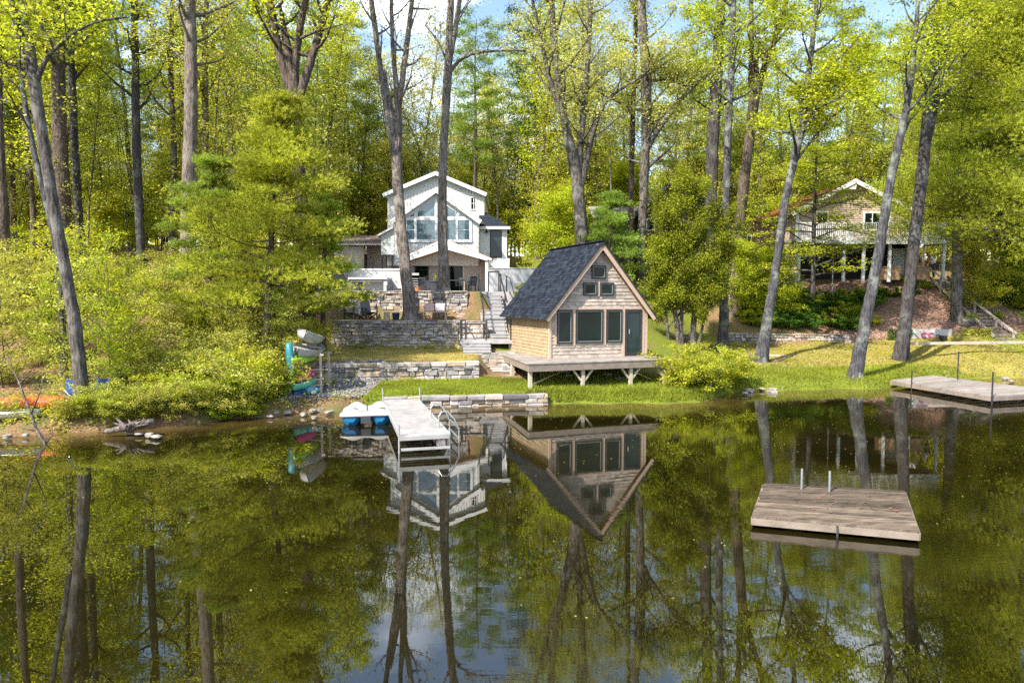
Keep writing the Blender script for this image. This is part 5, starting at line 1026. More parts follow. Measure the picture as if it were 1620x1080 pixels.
class Tree:
    def __init__(s, seed): s.rng = np.random.default_rng(seed); s.tb = MB(); s.cl = []; s.dirs = []; s.lr = (.7, 1.15)
    def stem(s, pts, rad, n=8, base=False):  # rough, slightly lobed trunk with root flare where base
        A_ = np.array(pts); R_ = np.array(rad, float); q = np.concatenate([[0], np.cumsum(np.linalg.norm(np.diff(A_, axis=0), axis=1))]); m = max(4, int(q[-1]/.28)); u = np.linspace(0, q[-1], m); n = 12 if R_[0] > .09 else 7
        Pn = np.stack([np.interp(u, q, A_[:, k]) for k in range(3)], 1); Rn = np.interp(u, q, R_); r0 = Rn[0]
        Pn[1:-1] += s.rng.normal(size=(m-2, 3))*np.minimum(Rn[1:-1, None]*.035, .012)*V3(1, 1, 0); b = len(s.tb.v); s.tb.tube(list(Pn), list(Rn), n)
        ph = s.rng.uniform(0, 6.28, 4); lob = s.rng.integers(4, 7)
        for i in range(m):
            c = Pn[i]
            for k in range(n):
                t = 2*math.pi*k/n; f = 1+.05*math.sin(3*t+ph[0]+u[i]*.5)+.05*math.sin(5*t+ph[1]-u[i]*.8)+s.rng.normal()*.025+.06*max(0, math.sin(u[i]*2.1+ph[3]))**8
                if base: f += .55*math.exp(-max(0, u[i]-.3)/.38)*max(0, math.sin(lob*t+ph[2]))
                v = s.tb.v[b+i*n+k]; s.tb.v[b+i*n+k] = (c[0]+(v[0]-c[0])*f, c[1]+(v[1]-c[1])*f, v[2])
        s.pts = pts; s.rad = rad
    def limbs(s, pts, rad, n, f0=.35, f1=1., L=3., el=(.2, .9), up=.5, twigs=4, tl=.4, shape=None, sides=5, az0=None, azr=None, rscale=.5, wob=.12):
        rng = s.rng; az = rng.uniform(0, 6.28) if az0 is None else az0
        for i in range(n):
            f = f0+(f1-f0)*(i+rng.uniform(0, .9))/n; p, k = along(pts, min(f, .999)); r = np.interp(f, np.linspace(0, 1, len(rad)), rad)
            az = az+2.4+rng.normal()*.3 if azr is None else rng.uniform(*azr)
            e = rng.uniform(*el); l = L*rng.uniform(*s.lr)*(shape((f-f0)/(f1-f0+1e-6)) if shape else 1-.35*(f-f0)/(f1-f0+1e-6)); d = V3(math.cos(az)*math.cos(e), math.sin(az)*math.cos(e), math.sin(e))
            lp = curve(p, d, l, up, rng, 5, wob); r0 = max(.012, min(r*rscale, .02+.03*l)); s.tb.tube(lp, list(np.linspace(r0, .006, 6)), sides, cap=False)
            for j in range(twigs):
                g = rng.uniform(.25, 1.); q, _ = along(lp, g); a2 = rng.uniform(0, 6.28); dd = unit(unit(lp[-1]-lp[0])+V3(math.cos(a2), math.sin(a2), rng.uniform(-.1, .5))*.8); tp = curve(q, dd, l*tl*rng.uniform(.5, 1.1), up*.4, rng, 3, .15)
                s.tb.tube(tp, [max(.012, r0*.45), .012, .009, .005], 3, cap=False); s.cl += [tp[-1], (tp[1]+tp[2])/2]; s.dirs += [unit(tp[-1]-tp[0])]*2
            s.cl.append(lp[-1]); s.dirs.append(unit(lp[-1]-lp[-2]))
    def leaf(s, per, size, sig=(.38, .38, .2), flat=.6, asp=.55, keep=None):
        rng = s.rng; C = np.array(s.cl); n = rng.poisson(per*rng.gamma(3, 1/3, len(C))); c = np.repeat(C, n, 0)+rng.normal(size=(n.sum(), 3))*np.array(sig)
        if keep is not None: c = c[keep(c)]
        return leaves(c, size, rng, flat, asp)
def finish(name, label, cat, base, T, leafdata, fs, bmat, lmat, group=None, smooth=True, crown='crown', pre=True):
    t = thing(name, label, cat, base, group); T.tb.build('trunk', M[bmat], t, smooth=smooth)
    V, F = leafdata; 
    if len(V): me = np_mesh('crown', V-np.array(base), F, fs); link_mesh(crown, me, M[lmat], t)
    return t
def copytree(o, loc, rz, sc, label, group=None, cat=None):
    r = o.copy(); COL.objects.link(r); r.location = loc; r.rotation_euler = (0, 0, rz); r.scale = (sc,)*3 if not hasattr(sc, '__len__') else sc
    r['label'] = label
    if group: r['group'] = group
    for ch in o.children: c = ch.copy(); COL.objects.link(c); c.parent = r
    return r
def stempx(pts, Y, ext=True):           # pixel polyline [(px, py, width_px[, dY])] -> points and radii
    out, rad = [], []
    for q in pts:
        y = Y+(q[3] if len(q) > 3 else 0); p = P(q[0], q[1], y); out.append(p); rad.append(q[2]/2*y/1080*.9)
    if ext:
        d = out[-1]-out[-2]; d = unit(d); out += [out[-1]+d*1.2+V3(.12, .1, 0), out[-1]+d*2.5+V3(-.1, .2, 0), out[-1]+d*3.8]; rad += [rad[-1]*.75, rad[-1]*.5, rad[-1]*.15]
    # resample smoothly
    A_ = np.array(out); R_ = np.array(rad); s = np.concatenate([[0], np.cumsum(np.linalg.norm(np.diff(A_, axis=0), axis=1))]); m = max(8, int(s[-1]/.9)); u = np.linspace(0, s[-1], m)
    Pn = np.stack([np.interp(u, s, A_[:, k]) for k in range(3)], 1); Rn = np.interp(u, s, R_)
    Pn[1:-1] = (Pn[:-2]+2*Pn[1:-1]+Pn[2:])/4
    return list(Pn), list(Rn)
def flare(pts, rad, k=1.2):
    rad = list(rad); rad[0] *= k; pts = list(pts); pts.insert(1, pts[0]*.72+pts[1]*.28); rad.insert(1, rad[1]*1.06); pts.insert(0, pts[0]-V3(0, 0, .35)); rad.insert(0, rad[0]*1.1); return pts, rad
def handtree(seed, Y, stems, label, bmat, lmat, per=60, size=.16, nl=16, f0=.45, L=3., cat='tree', name='tree', lowleaf=True, sub=None, el=(.15, .9), extra=None, sig=(.42, .42, .22), twigs=4, nofirst=False, tl=.4, up=.5, f1=1., group=None):
    T = Tree(seed); base = None
    for i, s in enumerate(stems):
        dY = 0; ext = s[0] if isinstance(s[0], bool) else True; s = s[1:] if isinstance(s[0], bool) else s
        pts, rad = stempx(s, Y, ext)
        if i == 0:
            z = hz1(pts[0][0], pts[0][1]); 
            if pts[0][2] > z: pts[0][2] = z
            base = V3(pts[0][0], pts[0][1], pts[0][2]); pts, rad = flare(pts, rad)
        T.stem(pts, rad, 10, i == 0)
        if i == 0 and nofirst: continue
        T.limbs(pts, rad, nl if ext else max(3, nl//2), f0 if i == 0 else .15, f1, L if ext else L*.5, el, up, twigs, tl)
    if extra: extra(T)
    return finish(name, label, cat, base, T, T.leaf(per, size, sig), 4, bmat, lmat, group)
# ---- the trunks one can tell apart in the photograph: (px, py, width px)
handtree(1, 21.0, [[(133, 655, 24), (122, 540, 21), (112, 470, 19), (98, 400, 18), (80, 300, 18), (64, 200, 18), (56, 150, 19), (50, 118, 19)],
     [(50, 120, 13), (40, 85, 12), (26, 45, 11), (16, 5, 10), (8, -60, 9)], [(52, 122, 12), (36, 60, 10, .2), (22, 0, 9, .4), (14, -60, 7, .6)], [False, (58, 130, 9), (66, 100, 8), (84, 76, 7), (108, 60, 6), (132, 40, 5), (160, 30, 4), (200, 28, 3)], [False, (84, 76, 4), (78, 58, 3.5), (62, 40, 2.5)], [False, (45, 112, 5), (20, 102, 4), (-20, 96, 3)]],
     'big pale grey tree leaning left from the bank beside the blue folding chairs', 'bark_grey', 'leaf_spring', 14, .15, 12, .6, 2.6, nofirst=True)
handtree(2, 23.5, [[(100, 560, 10), (95, 420, 10), (78, 330, 10), (62, 275, 10), (48, 220, 9), (38, 160, 8), (30, 90, 7), (25, 0, 6)]], 'slim lichened trunk just behind the big leaning grey tree', 'bark_lichen', 'leaf_pale', 16, .14, 14, .5, 2.4)
handtree(3, 34, [[(12, 420, 15), (5, 330, 14), (0, 230, 13), (-3, 120, 12), (-4, 0, 10)]], 'grey brown trunk at the left edge of the photo', 'bark_brown', 'leaf_pale', 50, .18, 14, .6, 3)
handtree(4, 37, [[(106, 420, 25), (100, 340, 24), (95, 220, 23), (92, 120, 20), (90, 0, 17)]], 'thick brown trunk in the woods behind the leaning grey tree', 'bark_brown', 'leaf_spring', 32, .18, 16, .6, 3.4)
handtree(5, 38, [[(132, 420, 13), (124, 330, 13), (117, 220, 13), (113, 120, 11), (112, 0, 9)]], 'dark thinner trunk standing right against the thick brown one on the left', 'bark_dark', 'leaf_pale', 26, .17, 14, .55, 3)
handtree(6, 39, [[(228, 450, 15), (222, 390, 14), (217, 250, 14), (214, 120, 12), (212, 0, 10)]], 'straight dark trunk between the leaning grey tree and the soft pine', 'bark_dark', 'leaf_spring', 30, .18, 16, .5, 3.2)
handtree(7, 36, [[(296, 440, 26), (298, 330, 24), (302, 200, 22), (303, 90, 20), (300, 0, 18)]], 'thick pinkish brown trunk rising left of the soft pine', 'bark_pale', 'leaf_olive', 22, .18, 16, .6, 3.4)
handtree(8, 41, [[(322, 420, 12), (322, 320, 12), (325, 190, 11), (324, 60, 9), (326, 0, 8)]], 'pale thin trunk just right of the thick pinkish one', 'bark_pale', 'leaf_spring', 22, .18, 14, .5, 3)
handtree(9, 40, [[(272, 430, 9), (272, 330, 9), (276, 240, 9), (270, 120, 8), (272, 0, 6)]], 'crooked dark thin trunk left of the thick pinkish one', 'bark_dark', 'leaf_bright', 22, .18, 14, .4, 3)
handtree(10, 31, [[(490, 535, 25), (487, 470, 22), (482, 380, 19), (476, 300, 19), (470, 230, 20), (467, 165, 24), (464, 145, 24)],
     [(460, 150, 14), (448, 110, 13), (436, 60, 13), (428, 10, 13), (420, -50, 11)], [(466, 150, 14), (467, 100, 13), (470, 50, 12), (484, 10, 11), (490, -40, 10)], [(472, 160, 16), (486, 115, 14), (500, 70, 13), (512, 30, 12), (524, -15, 11), (535, -70, 9)]],
     'stout dark tree behind the kayak rack splitting into three rising limbs', 'bark_brown', 'leaf_bright', 22, .17, 15, .35, 3.0, nofirst=True)
handtree(11, 33.9, [[(650, 506, 24), (646, 470, 21), (640, 410, 20), (634, 350, 18), (630, 300, 18), (627, 250, 19), (625, 235, 19)],
     [(623, 240, 12), (614, 190, 11), (606, 140, 10), (598, 80, 9), (590, 20, 9), (582, -50, 7)], [(629, 240, 14), (632, 200, 13), (630, 160, 12), (624, 110, 8), (620, 60, 7), (618, -10, 6)], [(631, 170, 10), (638, 120, 10), (645, 60, 9), (652, 0, 8), (658, -60, 7)]],
     'pale forked trunk in front of the left half of the white house', 'bark_pale', 'leaf_olive', 7, .13, 11, .3, 2.6, nofirst=True)
handtree(12, 35.9, [[(702, 462, 19), (701, 400, 18), (700, 320, 16), (701, 240, 14), (705, 170, 14), (709, 110, 15), (711, 60, 12), (713, 0, 11), (716, -60, 9)],
     [False, (706, 130, 7), (714, 104, 7), (728, 90, 6), (752, 82, 5), (790, 80, 4), (832, 80, 3)], [(711, 100, 9), (718, 60, 9), (726, 15, 8), (733, -50, 7)], [False, (704, 90, 4), (690, 60, 3), (672, 40, 2)]],
     'straight pale trunk in front of the centre of the white house', 'bark_pale', 'leaf_olive', 9, .13, 10, .72, 2.6, nofirst=False)
handtree(13, 42, [[(924, 420, 24), (921, 378, 23), (916, 320, 21), (912, 278, 20), (905, 245, 18), (894, 195, 15), (886, 155, 14), (880, 110, 12), (876, 60, 11), (872, 0, 9)],
     [(914, 290, 13), (918, 230, 12, .3), (921, 200, 11, .3), (926, 150, 9, .4), (932, 60, 8), (936, -20, 7)], [(918, 300, 12), (928, 260, 11), (934, 225, 9), (942, 190, 9), (953, 160, 7), (972, 146, 5), (1000, 130, 4)], [(893, 190, 9), (875, 150, 8), (862, 90, 7), (850, 40, 6), (838, -20, 5)]],
     'big spreading oak directly behind the boathouse roof with pale olive new leaves', 'bark_grey', 'leaf_olive', 26, .17, 14, .5, 3.4)
handtree(14, 43, [[(1014, 410, 15), (1017, 342, 14), (1019, 280, 14), (1022, 210, 16), (1023, 114, 18), (1018, 60, 16), (1014, 0, 14)],
     [False, (1019, 246, 9), (1032, 222, 9), (1044, 200, 9), (1061, 174, 8), (1087, 147, 8), (1105, 125, 6), (1123, 117, 4)], [False, (1024, 130, 6), (1040, 125, 5), (1065, 128, 4), (1090, 140, 3)]],
     'tall grey trunk behind the boathouse with one crooked limb rising right', 'bark_grey', 'leaf_olive', 30, .17, 18, .35, 3.6)
handtree(15, 45, [[(997, 400, 10), (998, 340, 9), (1000, 220, 9), (1004, 100, 8), (1006, 0, 7)]], 'thin brown trunk close left of the tall grey one behind the boathouse', 'bark_brown', 'leaf_spring', 45, .17, 12, .45, 3)
handtree(16, 43, [[(1122, 430, 21), (1124, 330, 21), (1128, 220, 20), (1134, 120, 18), (1140, 0, 16)]], 'massive straight dark pine trunk behind the bushy cedar', 'bark_dark', 'leaf_spring', 40, .17, 16, .5, 3.2)
handtree(17, 37, [[(1144, 563, 20), (1145, 500, 16), (1147, 400, 13), (1149, 300, 12), (1152, 200, 12), (1158, 100, 11), (1160, 0, 9)]], 'straight lichened grey trunk right of the bushy cedar', 'bark_lichen', 'leaf_bright', 34, .16, 16, .55, 3)
handtree(18, 42, [[(1166, 488, 25), (1168, 400, 20), (1172, 330, 18), (1181, 260, 17), (1188, 200, 17), (1192, 160, 17)],
     [(1194, 170, 11), (1204, 120, 11), (1222, 70, 10), (1236, 30, 9), (1250, -20, 7)], [(1190, 170, 11), (1188, 110, 9), (1190, 40, 8), (1186, -30, 7)]], 'reddish brown trunk left of the tan house, forked high up', 'bark_brown', 'leaf_bright', 36, .17, 16, .5, 3.2, nofirst=True)
handtree(19, 34, [[(1203, 575, 24), (1212, 520, 18), (1224, 450, 15), (1234, 380, 14), (1242, 310, 13), (1256, 255, 13), (1266, 215, 13), (1274, 150, 11), (1284, 90, 8), (1290, 20, 7)],
     [False, (1262, 225, 7), (1276, 190, 6), (1300, 150, 5), (1340, 118, 4), (1370, 100, 2)], [False, (1250, 270, 5), (1290, 210, 4), (1340, 165, 3), (1370, 130, 2)]], 'lichened birch leaning right near the short crumbling stone wall', 'bark_lichen', 'leaf_bright', 44, .16, 20, .5, 3.6)
handtree(20, 30.3, [[(1352, 600, 27), (1362, 545, 20), (1375, 480, 18), (1390, 400, 16), (1401, 330, 15), (1412, 270, 14), (1426, 210, 13), (1437, 160, 11), (1445, 100, 8), (1450, 30, 7)]], 'lichen spotted grey tree leaning right from the grassy water edge', 'bark_lichen', 'leaf_bright', 38, .15, 18, .55, 3.2)
handtree(21, 34.5, [[(1423, 582, 29), (1431, 510, 19), (1441, 430, 18), (1452, 340, 18), (1460, 270, 19), (1465, 200, 17), (1472, 140, 13), (1480, 60, 10), (1486, 0, 8)],
     [(1464, 235, 12), (1476, 190, 11), (1486, 140, 8), (1498, 80, 7), (1502, 20, 6)]], 'dark purplish trunk leaning right in front of the tan house deck', 'bark_dark', 'leaf_spring', 40, .15, 16, .55, 3)
# long dead limb and pines on the right
def pine(seed, Y, stem, label, nl, f0, L, f1=1., lm='needle', bmat='bark_grey', per=11, nlen=.17, azr=None, el=(-.15, .2), up=.12, twigs=9, tl=.34, k=9, shape=None, name='pine_tree', dead=None, wd=.011, group=None):
    T = Tree(seed); T.lr = (.45, 1.3); pts, rad = stempx(stem, Y, True); z = hz1(pts[0][0], pts[0][1]); pts[0][2] = z; base = V3(*pts[0]); pts, rad = flare(pts, rad, 1.2); T.stem(pts, rad, 10, True)
    if dead: pd, rd = stempx(dead, Y-.2, False); T.stem(pd, rd, 7)
    T.limbs(pts, rad, nl, f0, f1, L, el, up, twigs, tl, shape, az0=None, azr=azr, rscale=.3, wob=.08)
    rng = T.rng; C = np.array(T.cl); D = np.array(T.dirs); n = rng.poisson(per, len(C)); c = np.repeat(C, n, 0)+rng.normal(size=(n.sum(), 3))*np.array((.30, .30, .085))*L/3.2; d = np.repeat(D, n, 0)+V3(0, 0, .45)
    return finish(name, label, 'pine tree', base, T, needles(c, d, nlen, rng, k, wd), 3, bmat, lm, group)
pine(30, 40, [(1515, 541, 30), (1513, 500, 20), (1513, 420, 16), (1517, 300, 15), (1526, 200, 13), (1534, 130, 13), (1543, 60, 11), (1548, 0, 9)], 'white pine with a flared base beside the painted board, soft tiers hiding its middle', 46, .29, 4.4, lm='needle_light', per=24, el=(.0, .3), dead=[(1484, 249, 6), (1500, 254, 8), (1530, 262, 8), (1570, 266, 7), (1625, 268, 6)])
pine(31, 38, [(1660, 560, 26), (1655, 400, 20), (1650, 200, 16), (1650, 60, 12), (1650, 0, 9)], 'white pine at the right edge reaching pale soft branches into the photo', 90, .22, 6.2, lm='needle_light', per=34, azr=(2.2, 4.4))
pine(32, 44, [(1600, 470, 14), (1598, 400, 11), (1598, 330, 9), (1600, 250, 7), (1600, 200, 5)], 'young pale green pine right of the garden stairs', 40, .3, 3.2, lm='needle_light', per=20, shape=lambda t: 1-.8*t)
# soft pine left of the kayak rack and its neighbours
cone = lambda t: (1-.82*t)
pine(33, 28.2, [(420, 560, 12), (424, 470, 11), (428, 400, 10), (432, 320, 7), (438, 262, 4), (440, 235, 2)], 'large soft young white pine with bright yellow green tiers left of the white house', 52, .14, 3.5, .85, lm='needle_light', per=17, shape=cone, bmat='bark_brown', twigs=10, wd=.013)
pine(34, 30.5, [(330, 480, 10), (330, 400, 9), (333, 340, 7), (335, 290, 4), (336, 270, 2)], 'smaller soft pine left of the bright one, in its shade', 30, .12, 2.6, .7, lm='needle', per=16, shape=cone, bmat='bark_brown')
pine(35, 31, [(510, 500, 9), (512, 430, 8), (515, 370, 6), (516, 330, 3)], 'soft pine tips reaching over the left end of the terrace walls', 26, .2, 2.1, .7, lm='needle_light', per=15, shape=cone, bmat='bark_brown')
pine(36, 42, [(965, 440, 12), (965, 400, 10), (966, 350, 7), (966, 325, 4)], 'dark drooping hemlock just behind the boathouse gable', 34, .1, 3.0, .7, lm='needle', per=14, shape=cone, el=(-.4, .05), up=-.3, name='hemlock_tree')
# bushy cedar right of the boathouse
T = Tree(40); bs = G(1078, 577, .45); bs[2] = hz1(bs[0], bs[1]); Yk = bs[1]
for j, s in enumerate(([(1078, 578, 11), (1072, 520, 9), (1064, 470, 8), (1054, 400, 6), (1050, 330, 4)], [(1095, 580, 12), (1096, 530, 10), (1100, 470, 9), (1106, 400, 7), (1104, 320, 5), (1100, 285, 3)], [(1060, 572, 6), (1056, 520, 5), (1048, 450, 5), (1040, 400, 3)], [(1080, 576, 7), (1077, 520, 7), (1080, 450, 6), (1084, 380, 5), (1078, 300, 3)], [(1098, 578, 6), (1110, 520, 5), (1128, 460, 4), (1142, 400, 3), (1148, 360, 2)])):
    pts, rad = stempx(s, Yk, False); T.stem(pts, rad, 7); T.limbs(pts, rad, 26, .28, 1., 1.28, (.1, 1.0), .5, 6, .5, lambda t: 1-.35*t)
C = np.array(T.cl); rng = T.rng; n = rng.poisson(72, len(C)); c = np.repeat(C, n, 0)+rng.normal(size=(n.sum(), 3))*np.array((.17, .17, .19)); c = c[c[:, 2] > bs[2]+1.35+.5*np.sin(c[:, 0]*3)]
finish('cedar_tree', 'bushy multi stemmed cedar with yellowing tips right beside the boathouse', 'tree', bs, T, leaves(c, .10, rng, .2, .5), 4, 'bark_grey', 'leaf_cedar')
# maple sapling with level sprays before the tan house
T = Tree(41); pts, rad = stempx([(1286, 470, 8), (1287, 400, 7), (1288, 350, 6), (1290, 300, 5), (1291, 260, 3), (1292, 235, 2)], 38.5, False); bs = V3(*pts[0]); T.stem(pts, rad, 7)
T.limbs(pts, rad, 46, .12, 1., 4.8, (-.05, .3), -.1, 10, .3, lambda t: 1-.72*t); 
finish('maple_sapling', 'young maple with level bright green sprays in front of the tan house', 'tree', bs, T, T.leaf(15, .15, (.3, .3, .05), 1.6), 4, 'bark_dark', 'leaf_bright')
# ---- tree kinds for the woods behind
def proto(seed, H, r, cl_, nl, f0, L, per, size, bmat, lmat, el=(.15, .9), up=.5, sig=(.5, .5, .28), lean=.03, twigs=5, fork=False, shape=None, name='tree', cat='tree', tl=.4):
    rng = np.random.default_rng(seed); T = Tree(seed); pts = curve((0, 0, -.3), (rng.normal()*lean, rng.normal()*lean, 1), H, 0, rng, 12, .03); rad = list(np.linspace(r, r*.18, 13)); rad[0] *= 1.3; T.stem(pts, rad, 8); T.limbs(pts, rad, nl, f0, 1., L, el, up, twigs, tl, shape)
    if fork:
        p, i = along(pts, .45); q = curve(p, (rng.normal()*.5, rng.normal()*.3, 1), H*.5, .1, rng, 7, .05); rr = list(np.linspace(rad[i]*.7, .03, 8)); T.stem(q, rr, 7); T.limbs(q, rr, nl//2, .2, 1., L*.8, el, up, twigs, tl)
    return finish(name, 'proto', cat, V3(0, 0, 0), T, T.leaf(per, size, sig), 4, bmat, lmat)
def pproto(seed, H, r, nl, f0, L, per, lm, shape=None, wd=.016, nlen=.24, el=(-.1, .25), bmat='bark_brown'):
    rng = np.random.default_rng(seed); T = Tree(seed); pts = curve((0, 0, -.3), (0, 0, 1), H, 0, rng, 12, .02); rad = list(np.linspace(r, r*.15, 13)); T.stem(pts, rad, 8); T.limbs(pts, rad, nl, f0, 1., L, el, .15, 7, .34, shape, rscale=.3, wob=.08)
    C = np.array(T.cl); D = np.array(T.dirs); n = rng.poisson(per, len(C)); c = np.repeat(C, n, 0)+rng.normal(size=(n.sum(), 3))*np.array((.36, .36, .11)); d = np.repeat(D, n, 0)+V3(0, 0, .4)
    return finish('pine_tree', 'proto', 'pine tree', V3(0, 0, 0), T, needles(c, d, nlen, rng, 9, wd), 3, bmat, lm)
rnd = lambda t: .55+.9*t-1.1*t*t
PB = [proto(101, 23, .26, 0, 30, .32, 4.6, 21, .25, 'bark_grey', 'leaf_bright', shape=rnd), proto(102, 21, .22, 0, 28, .3, 4.4, 20, .25, 'bark_brown', 'leaf_spring', fork=True, shape=rnd),
      proto(103, 24, .24, 0, 30, .34, 4.4, 18, .23, 'bark_grey', 'leaf_olive', fork=True, shape=rnd), proto(104, 20, .13, 0, 26, .26, 3.2, 18, .23, 'bark_dark', 'leaf_spring', shape=rnd), proto(105, 22, .15, 0, 26, .28, 3.4, 17, .23, 'bark_pale', 'leaf_pale', shape=rnd)]
PP = [pproto(111, 27, .27, 58, .38, 3.6, 12, 'needle'), pproto(112, 25, .24, 52, .45, 3.4, 11, 'needle_dark')]
PU = [proto(121, 7.5, .06, 0, 24, .12, 2.4, 46, .19, 'bark_dark', 'leaf_bright', sig=(.4, .4, .16)), proto(122, 6, .05, 0, 22, .1, 2.2, 46, .18, 'bark_grey', 'leaf_spring', sig=(.4, .4, .16)), proto(123, 9, .07, 0, 24, .15, 2.6, 38, .19, 'bark_dark', 'leaf_pale', sig=(.4, .4, .16))]
PN = [proto(131, 18, .085, 0, 26, .2, 1.9, 9, .18, 'bark_brown', 'leaf_spring', twigs=6), proto(132, 17, .075, 0, 24, .25, 1.7, 8, .17, 'bark_dark', 'leaf_pale', twigs=6)]
# shrubs
def shproto(seed, H, W_, ns, per, size, lmat, bmat='bark_grey'):
    rng = np.random.default_rng(seed); T = Tree(seed); T.cl = []
    for i in range(ns):
        a = rng.uniform(0, 6.28); d = V3(math.cos(a)*W_/H*.8, math.sin(a)*W_/H*.8, 1); p = curve((math.cos(a)*.08, math.sin(a)*.08, -.1), d, H*rng.uniform(.7, 1.15), -.25, rng, 5, .14); T.tb.tube(p, list(np.linspace(.016, .004, 6)), 4, cap=False)
        for j in range(7):
            q, _ = along(p, rng.uniform(.2, 1)); a = rng.uniform(0, 6.28); tp = curve(q, (math.cos(a), math.sin(a), rng.uniform(-.1, .5)), H*.3*rng.uniform(.5, 1.2), 0, rng, 3, .1); T.tb.tube(tp, [.006, .005, .004, .003], 3, cap=False); T.cl += [tp[1], tp[2], tp[3]]; T.dirs += [V3(0, 0, 1)]*3
    t = thing('shrub', 'proto', 'shrub', (0, 0, 0)); T.tb.build('stems', M[bmat], t); V, F = T.leaf(per, size, (H*.06, H*.06, H*.035), .9); link_mesh('foliage', np_mesh('foliage', V, F, 4), M[lmat], t); return t
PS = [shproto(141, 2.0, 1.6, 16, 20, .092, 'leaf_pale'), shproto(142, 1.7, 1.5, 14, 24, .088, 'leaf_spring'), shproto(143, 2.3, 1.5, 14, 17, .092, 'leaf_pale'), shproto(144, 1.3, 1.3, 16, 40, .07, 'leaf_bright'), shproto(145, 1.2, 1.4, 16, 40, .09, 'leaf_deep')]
used = set()
def place(pr, x, y, rz, sc, label, group):
    z = hz1(x, y)-.05
    if id(pr) not in used:
        used.add(id(pr)); pr.location = (x, y, z); pr.rotation_euler = (0, 0, rz); pr.scale = (sc,)*3; pr['label'] = label; pr['group'] = group; return pr
    return copytree(pr, (x, y, z), rz, sc, label, group)
rng = random.Random(77)
KIND = ['tall leafy tree in bright green', 'tall leafy tree in yellow green', 'tall pale olive tree', 'slim dark stemmed tree', 'slim pale stemmed tree', 'tall pine', 'tall dark pine', 'low bright green understorey tree', 'low yellow green understorey tree', 'low pale understorey tree', 'thin bare pole-like tree', 'thin grey pole-like tree']
ALLP = PB+PP+PU+PN
def zone(px): return 'in the woods on the left behind the soft pine' if px < 560 else 'in the woods behind the white house' if px < 830 else 'in the woods behind the boathouse and brown cabin' if px < 1180 else 'in the woods behind the tan house'
def put(k, px, Y, sc=1.):
    x = X(px, Y); sc = sc*(.86 if 1080 < px < 1540 and Y > 57 and k < 7 else .8 if px > 1540 or px < 260 else .9 if k < 7 else 1.); lab = KIND[k]+' '+zone(px); place(ALLP[k], x, Y, rng.uniform(0, 6.28), sc*rng.uniform(.9, 1.1), lab, lab.replace(KIND[k], KIND[k].split(' in ')[0]+'s' if k < 3 else KIND[k]+'s'))
def ok(x, Y):      # keep clear of the buildings
    if -10.5 < x < 1.5 and 34 < Y < 59: return False
    if -13 < x < -8 and 48 < Y < 56: return False
    if 7 < x < 17.5 and 43 < Y < 57: return False
    if 16 < x < 30.5 and 42 < Y < 57: return False
    return True
def rowt(Y0, Y1, px0, px1, step, kinds, sc=1., gap=None):
    px = px0
    while px < px1:
        Y = rng.uniform(Y0, Y1); q = px+rng.uniform(-.4, .4)*step
        if ok(X(q, Y), Y) and not (gap and gap[0] < q < gap[1] and rng.random() < gap[2]): put(rng.choice(kinds), q, Y, sc)
        px += step
big = [0, 1, 2, 3, 4, 5, 6]
rowt(46, 54, -260, 560, 78, [0, 1, 1, 4, 5, 3, 2]); rowt(58, 66, -200, 1820, 74, [0, 1, 2, 3, 4, 5], 1., (535, 790, .6)); rowt(70, 80, -200, 1820, 64, [0, 1, 2, 3, 4, 5], 1., (535, 790, .5)); rowt(86, 100, -200, 1820, 56, [0, 1, 2, 4], 1.05, (535, 790, .4))
rowt(44, 56, 830, 1200, 80, [0, 1, 2, 3]); rowt(48, 58, 1460, 1850, 62, [0, 1, 5, 3])
rowt(40, 46, -250, 200, 75, [1, 4, 5])
for px, Y, k in ((548, 66, 1), (575, 62, 2), (600, 70, 4), (628, 64, 2), (655, 72, 1), (682, 66, 4), (708, 63, 2), (735, 70, 0), (760, 64, 1), (785, 62, 2), (808, 66, 4), (590, 82, 1), (640, 84, 2), (700, 80, 1), (750, 86, 2), (795, 80, 0)): put(k, px, Y, .62)
# understorey
rowt(56, 64, -100, 1750, 38, [7, 8, 9, 8]); rowt(66, 84, -100, 1750, 34, [7, 8, 9], 1.35); rowt(40, 52, -100, 540, 66, [7, 8, 9, 9], .8); rowt(40, 46, 1560, 1800, 50, [7, 8], .9)
rowt(46, 57, 800, 935, 36, [7, 8], .8); rowt(50, 78, -40, 1660, 12, [10, 11])
rowt(36, 50, 0, 540, 24, [10, 11, 11], .85)
put(5, 752, 60, .92); put(5, 560, 62, .95); put(6, 850, 60, .95)
# far wood beyond the individual trees
Vs, Fs = [], []; r_ = np.random.default_rng(5); c = np.stack([r_.uniform(-130, 130, 26000), r_.uniform(108, 135, 26000), 9+r_.gamma(3.2, 2.6, 26000)], 1); V, F = leaves(c, 1.1, r_, .4, .7)
tag(link_mesh('far_wood', np_mesh('far_wood', V, F, 4), M['leaf_spring']), kind='stuff')
for px, Y in ((1188, 41.2), (1214, 42), (1240, 41)): put(7, px, Y, .55)
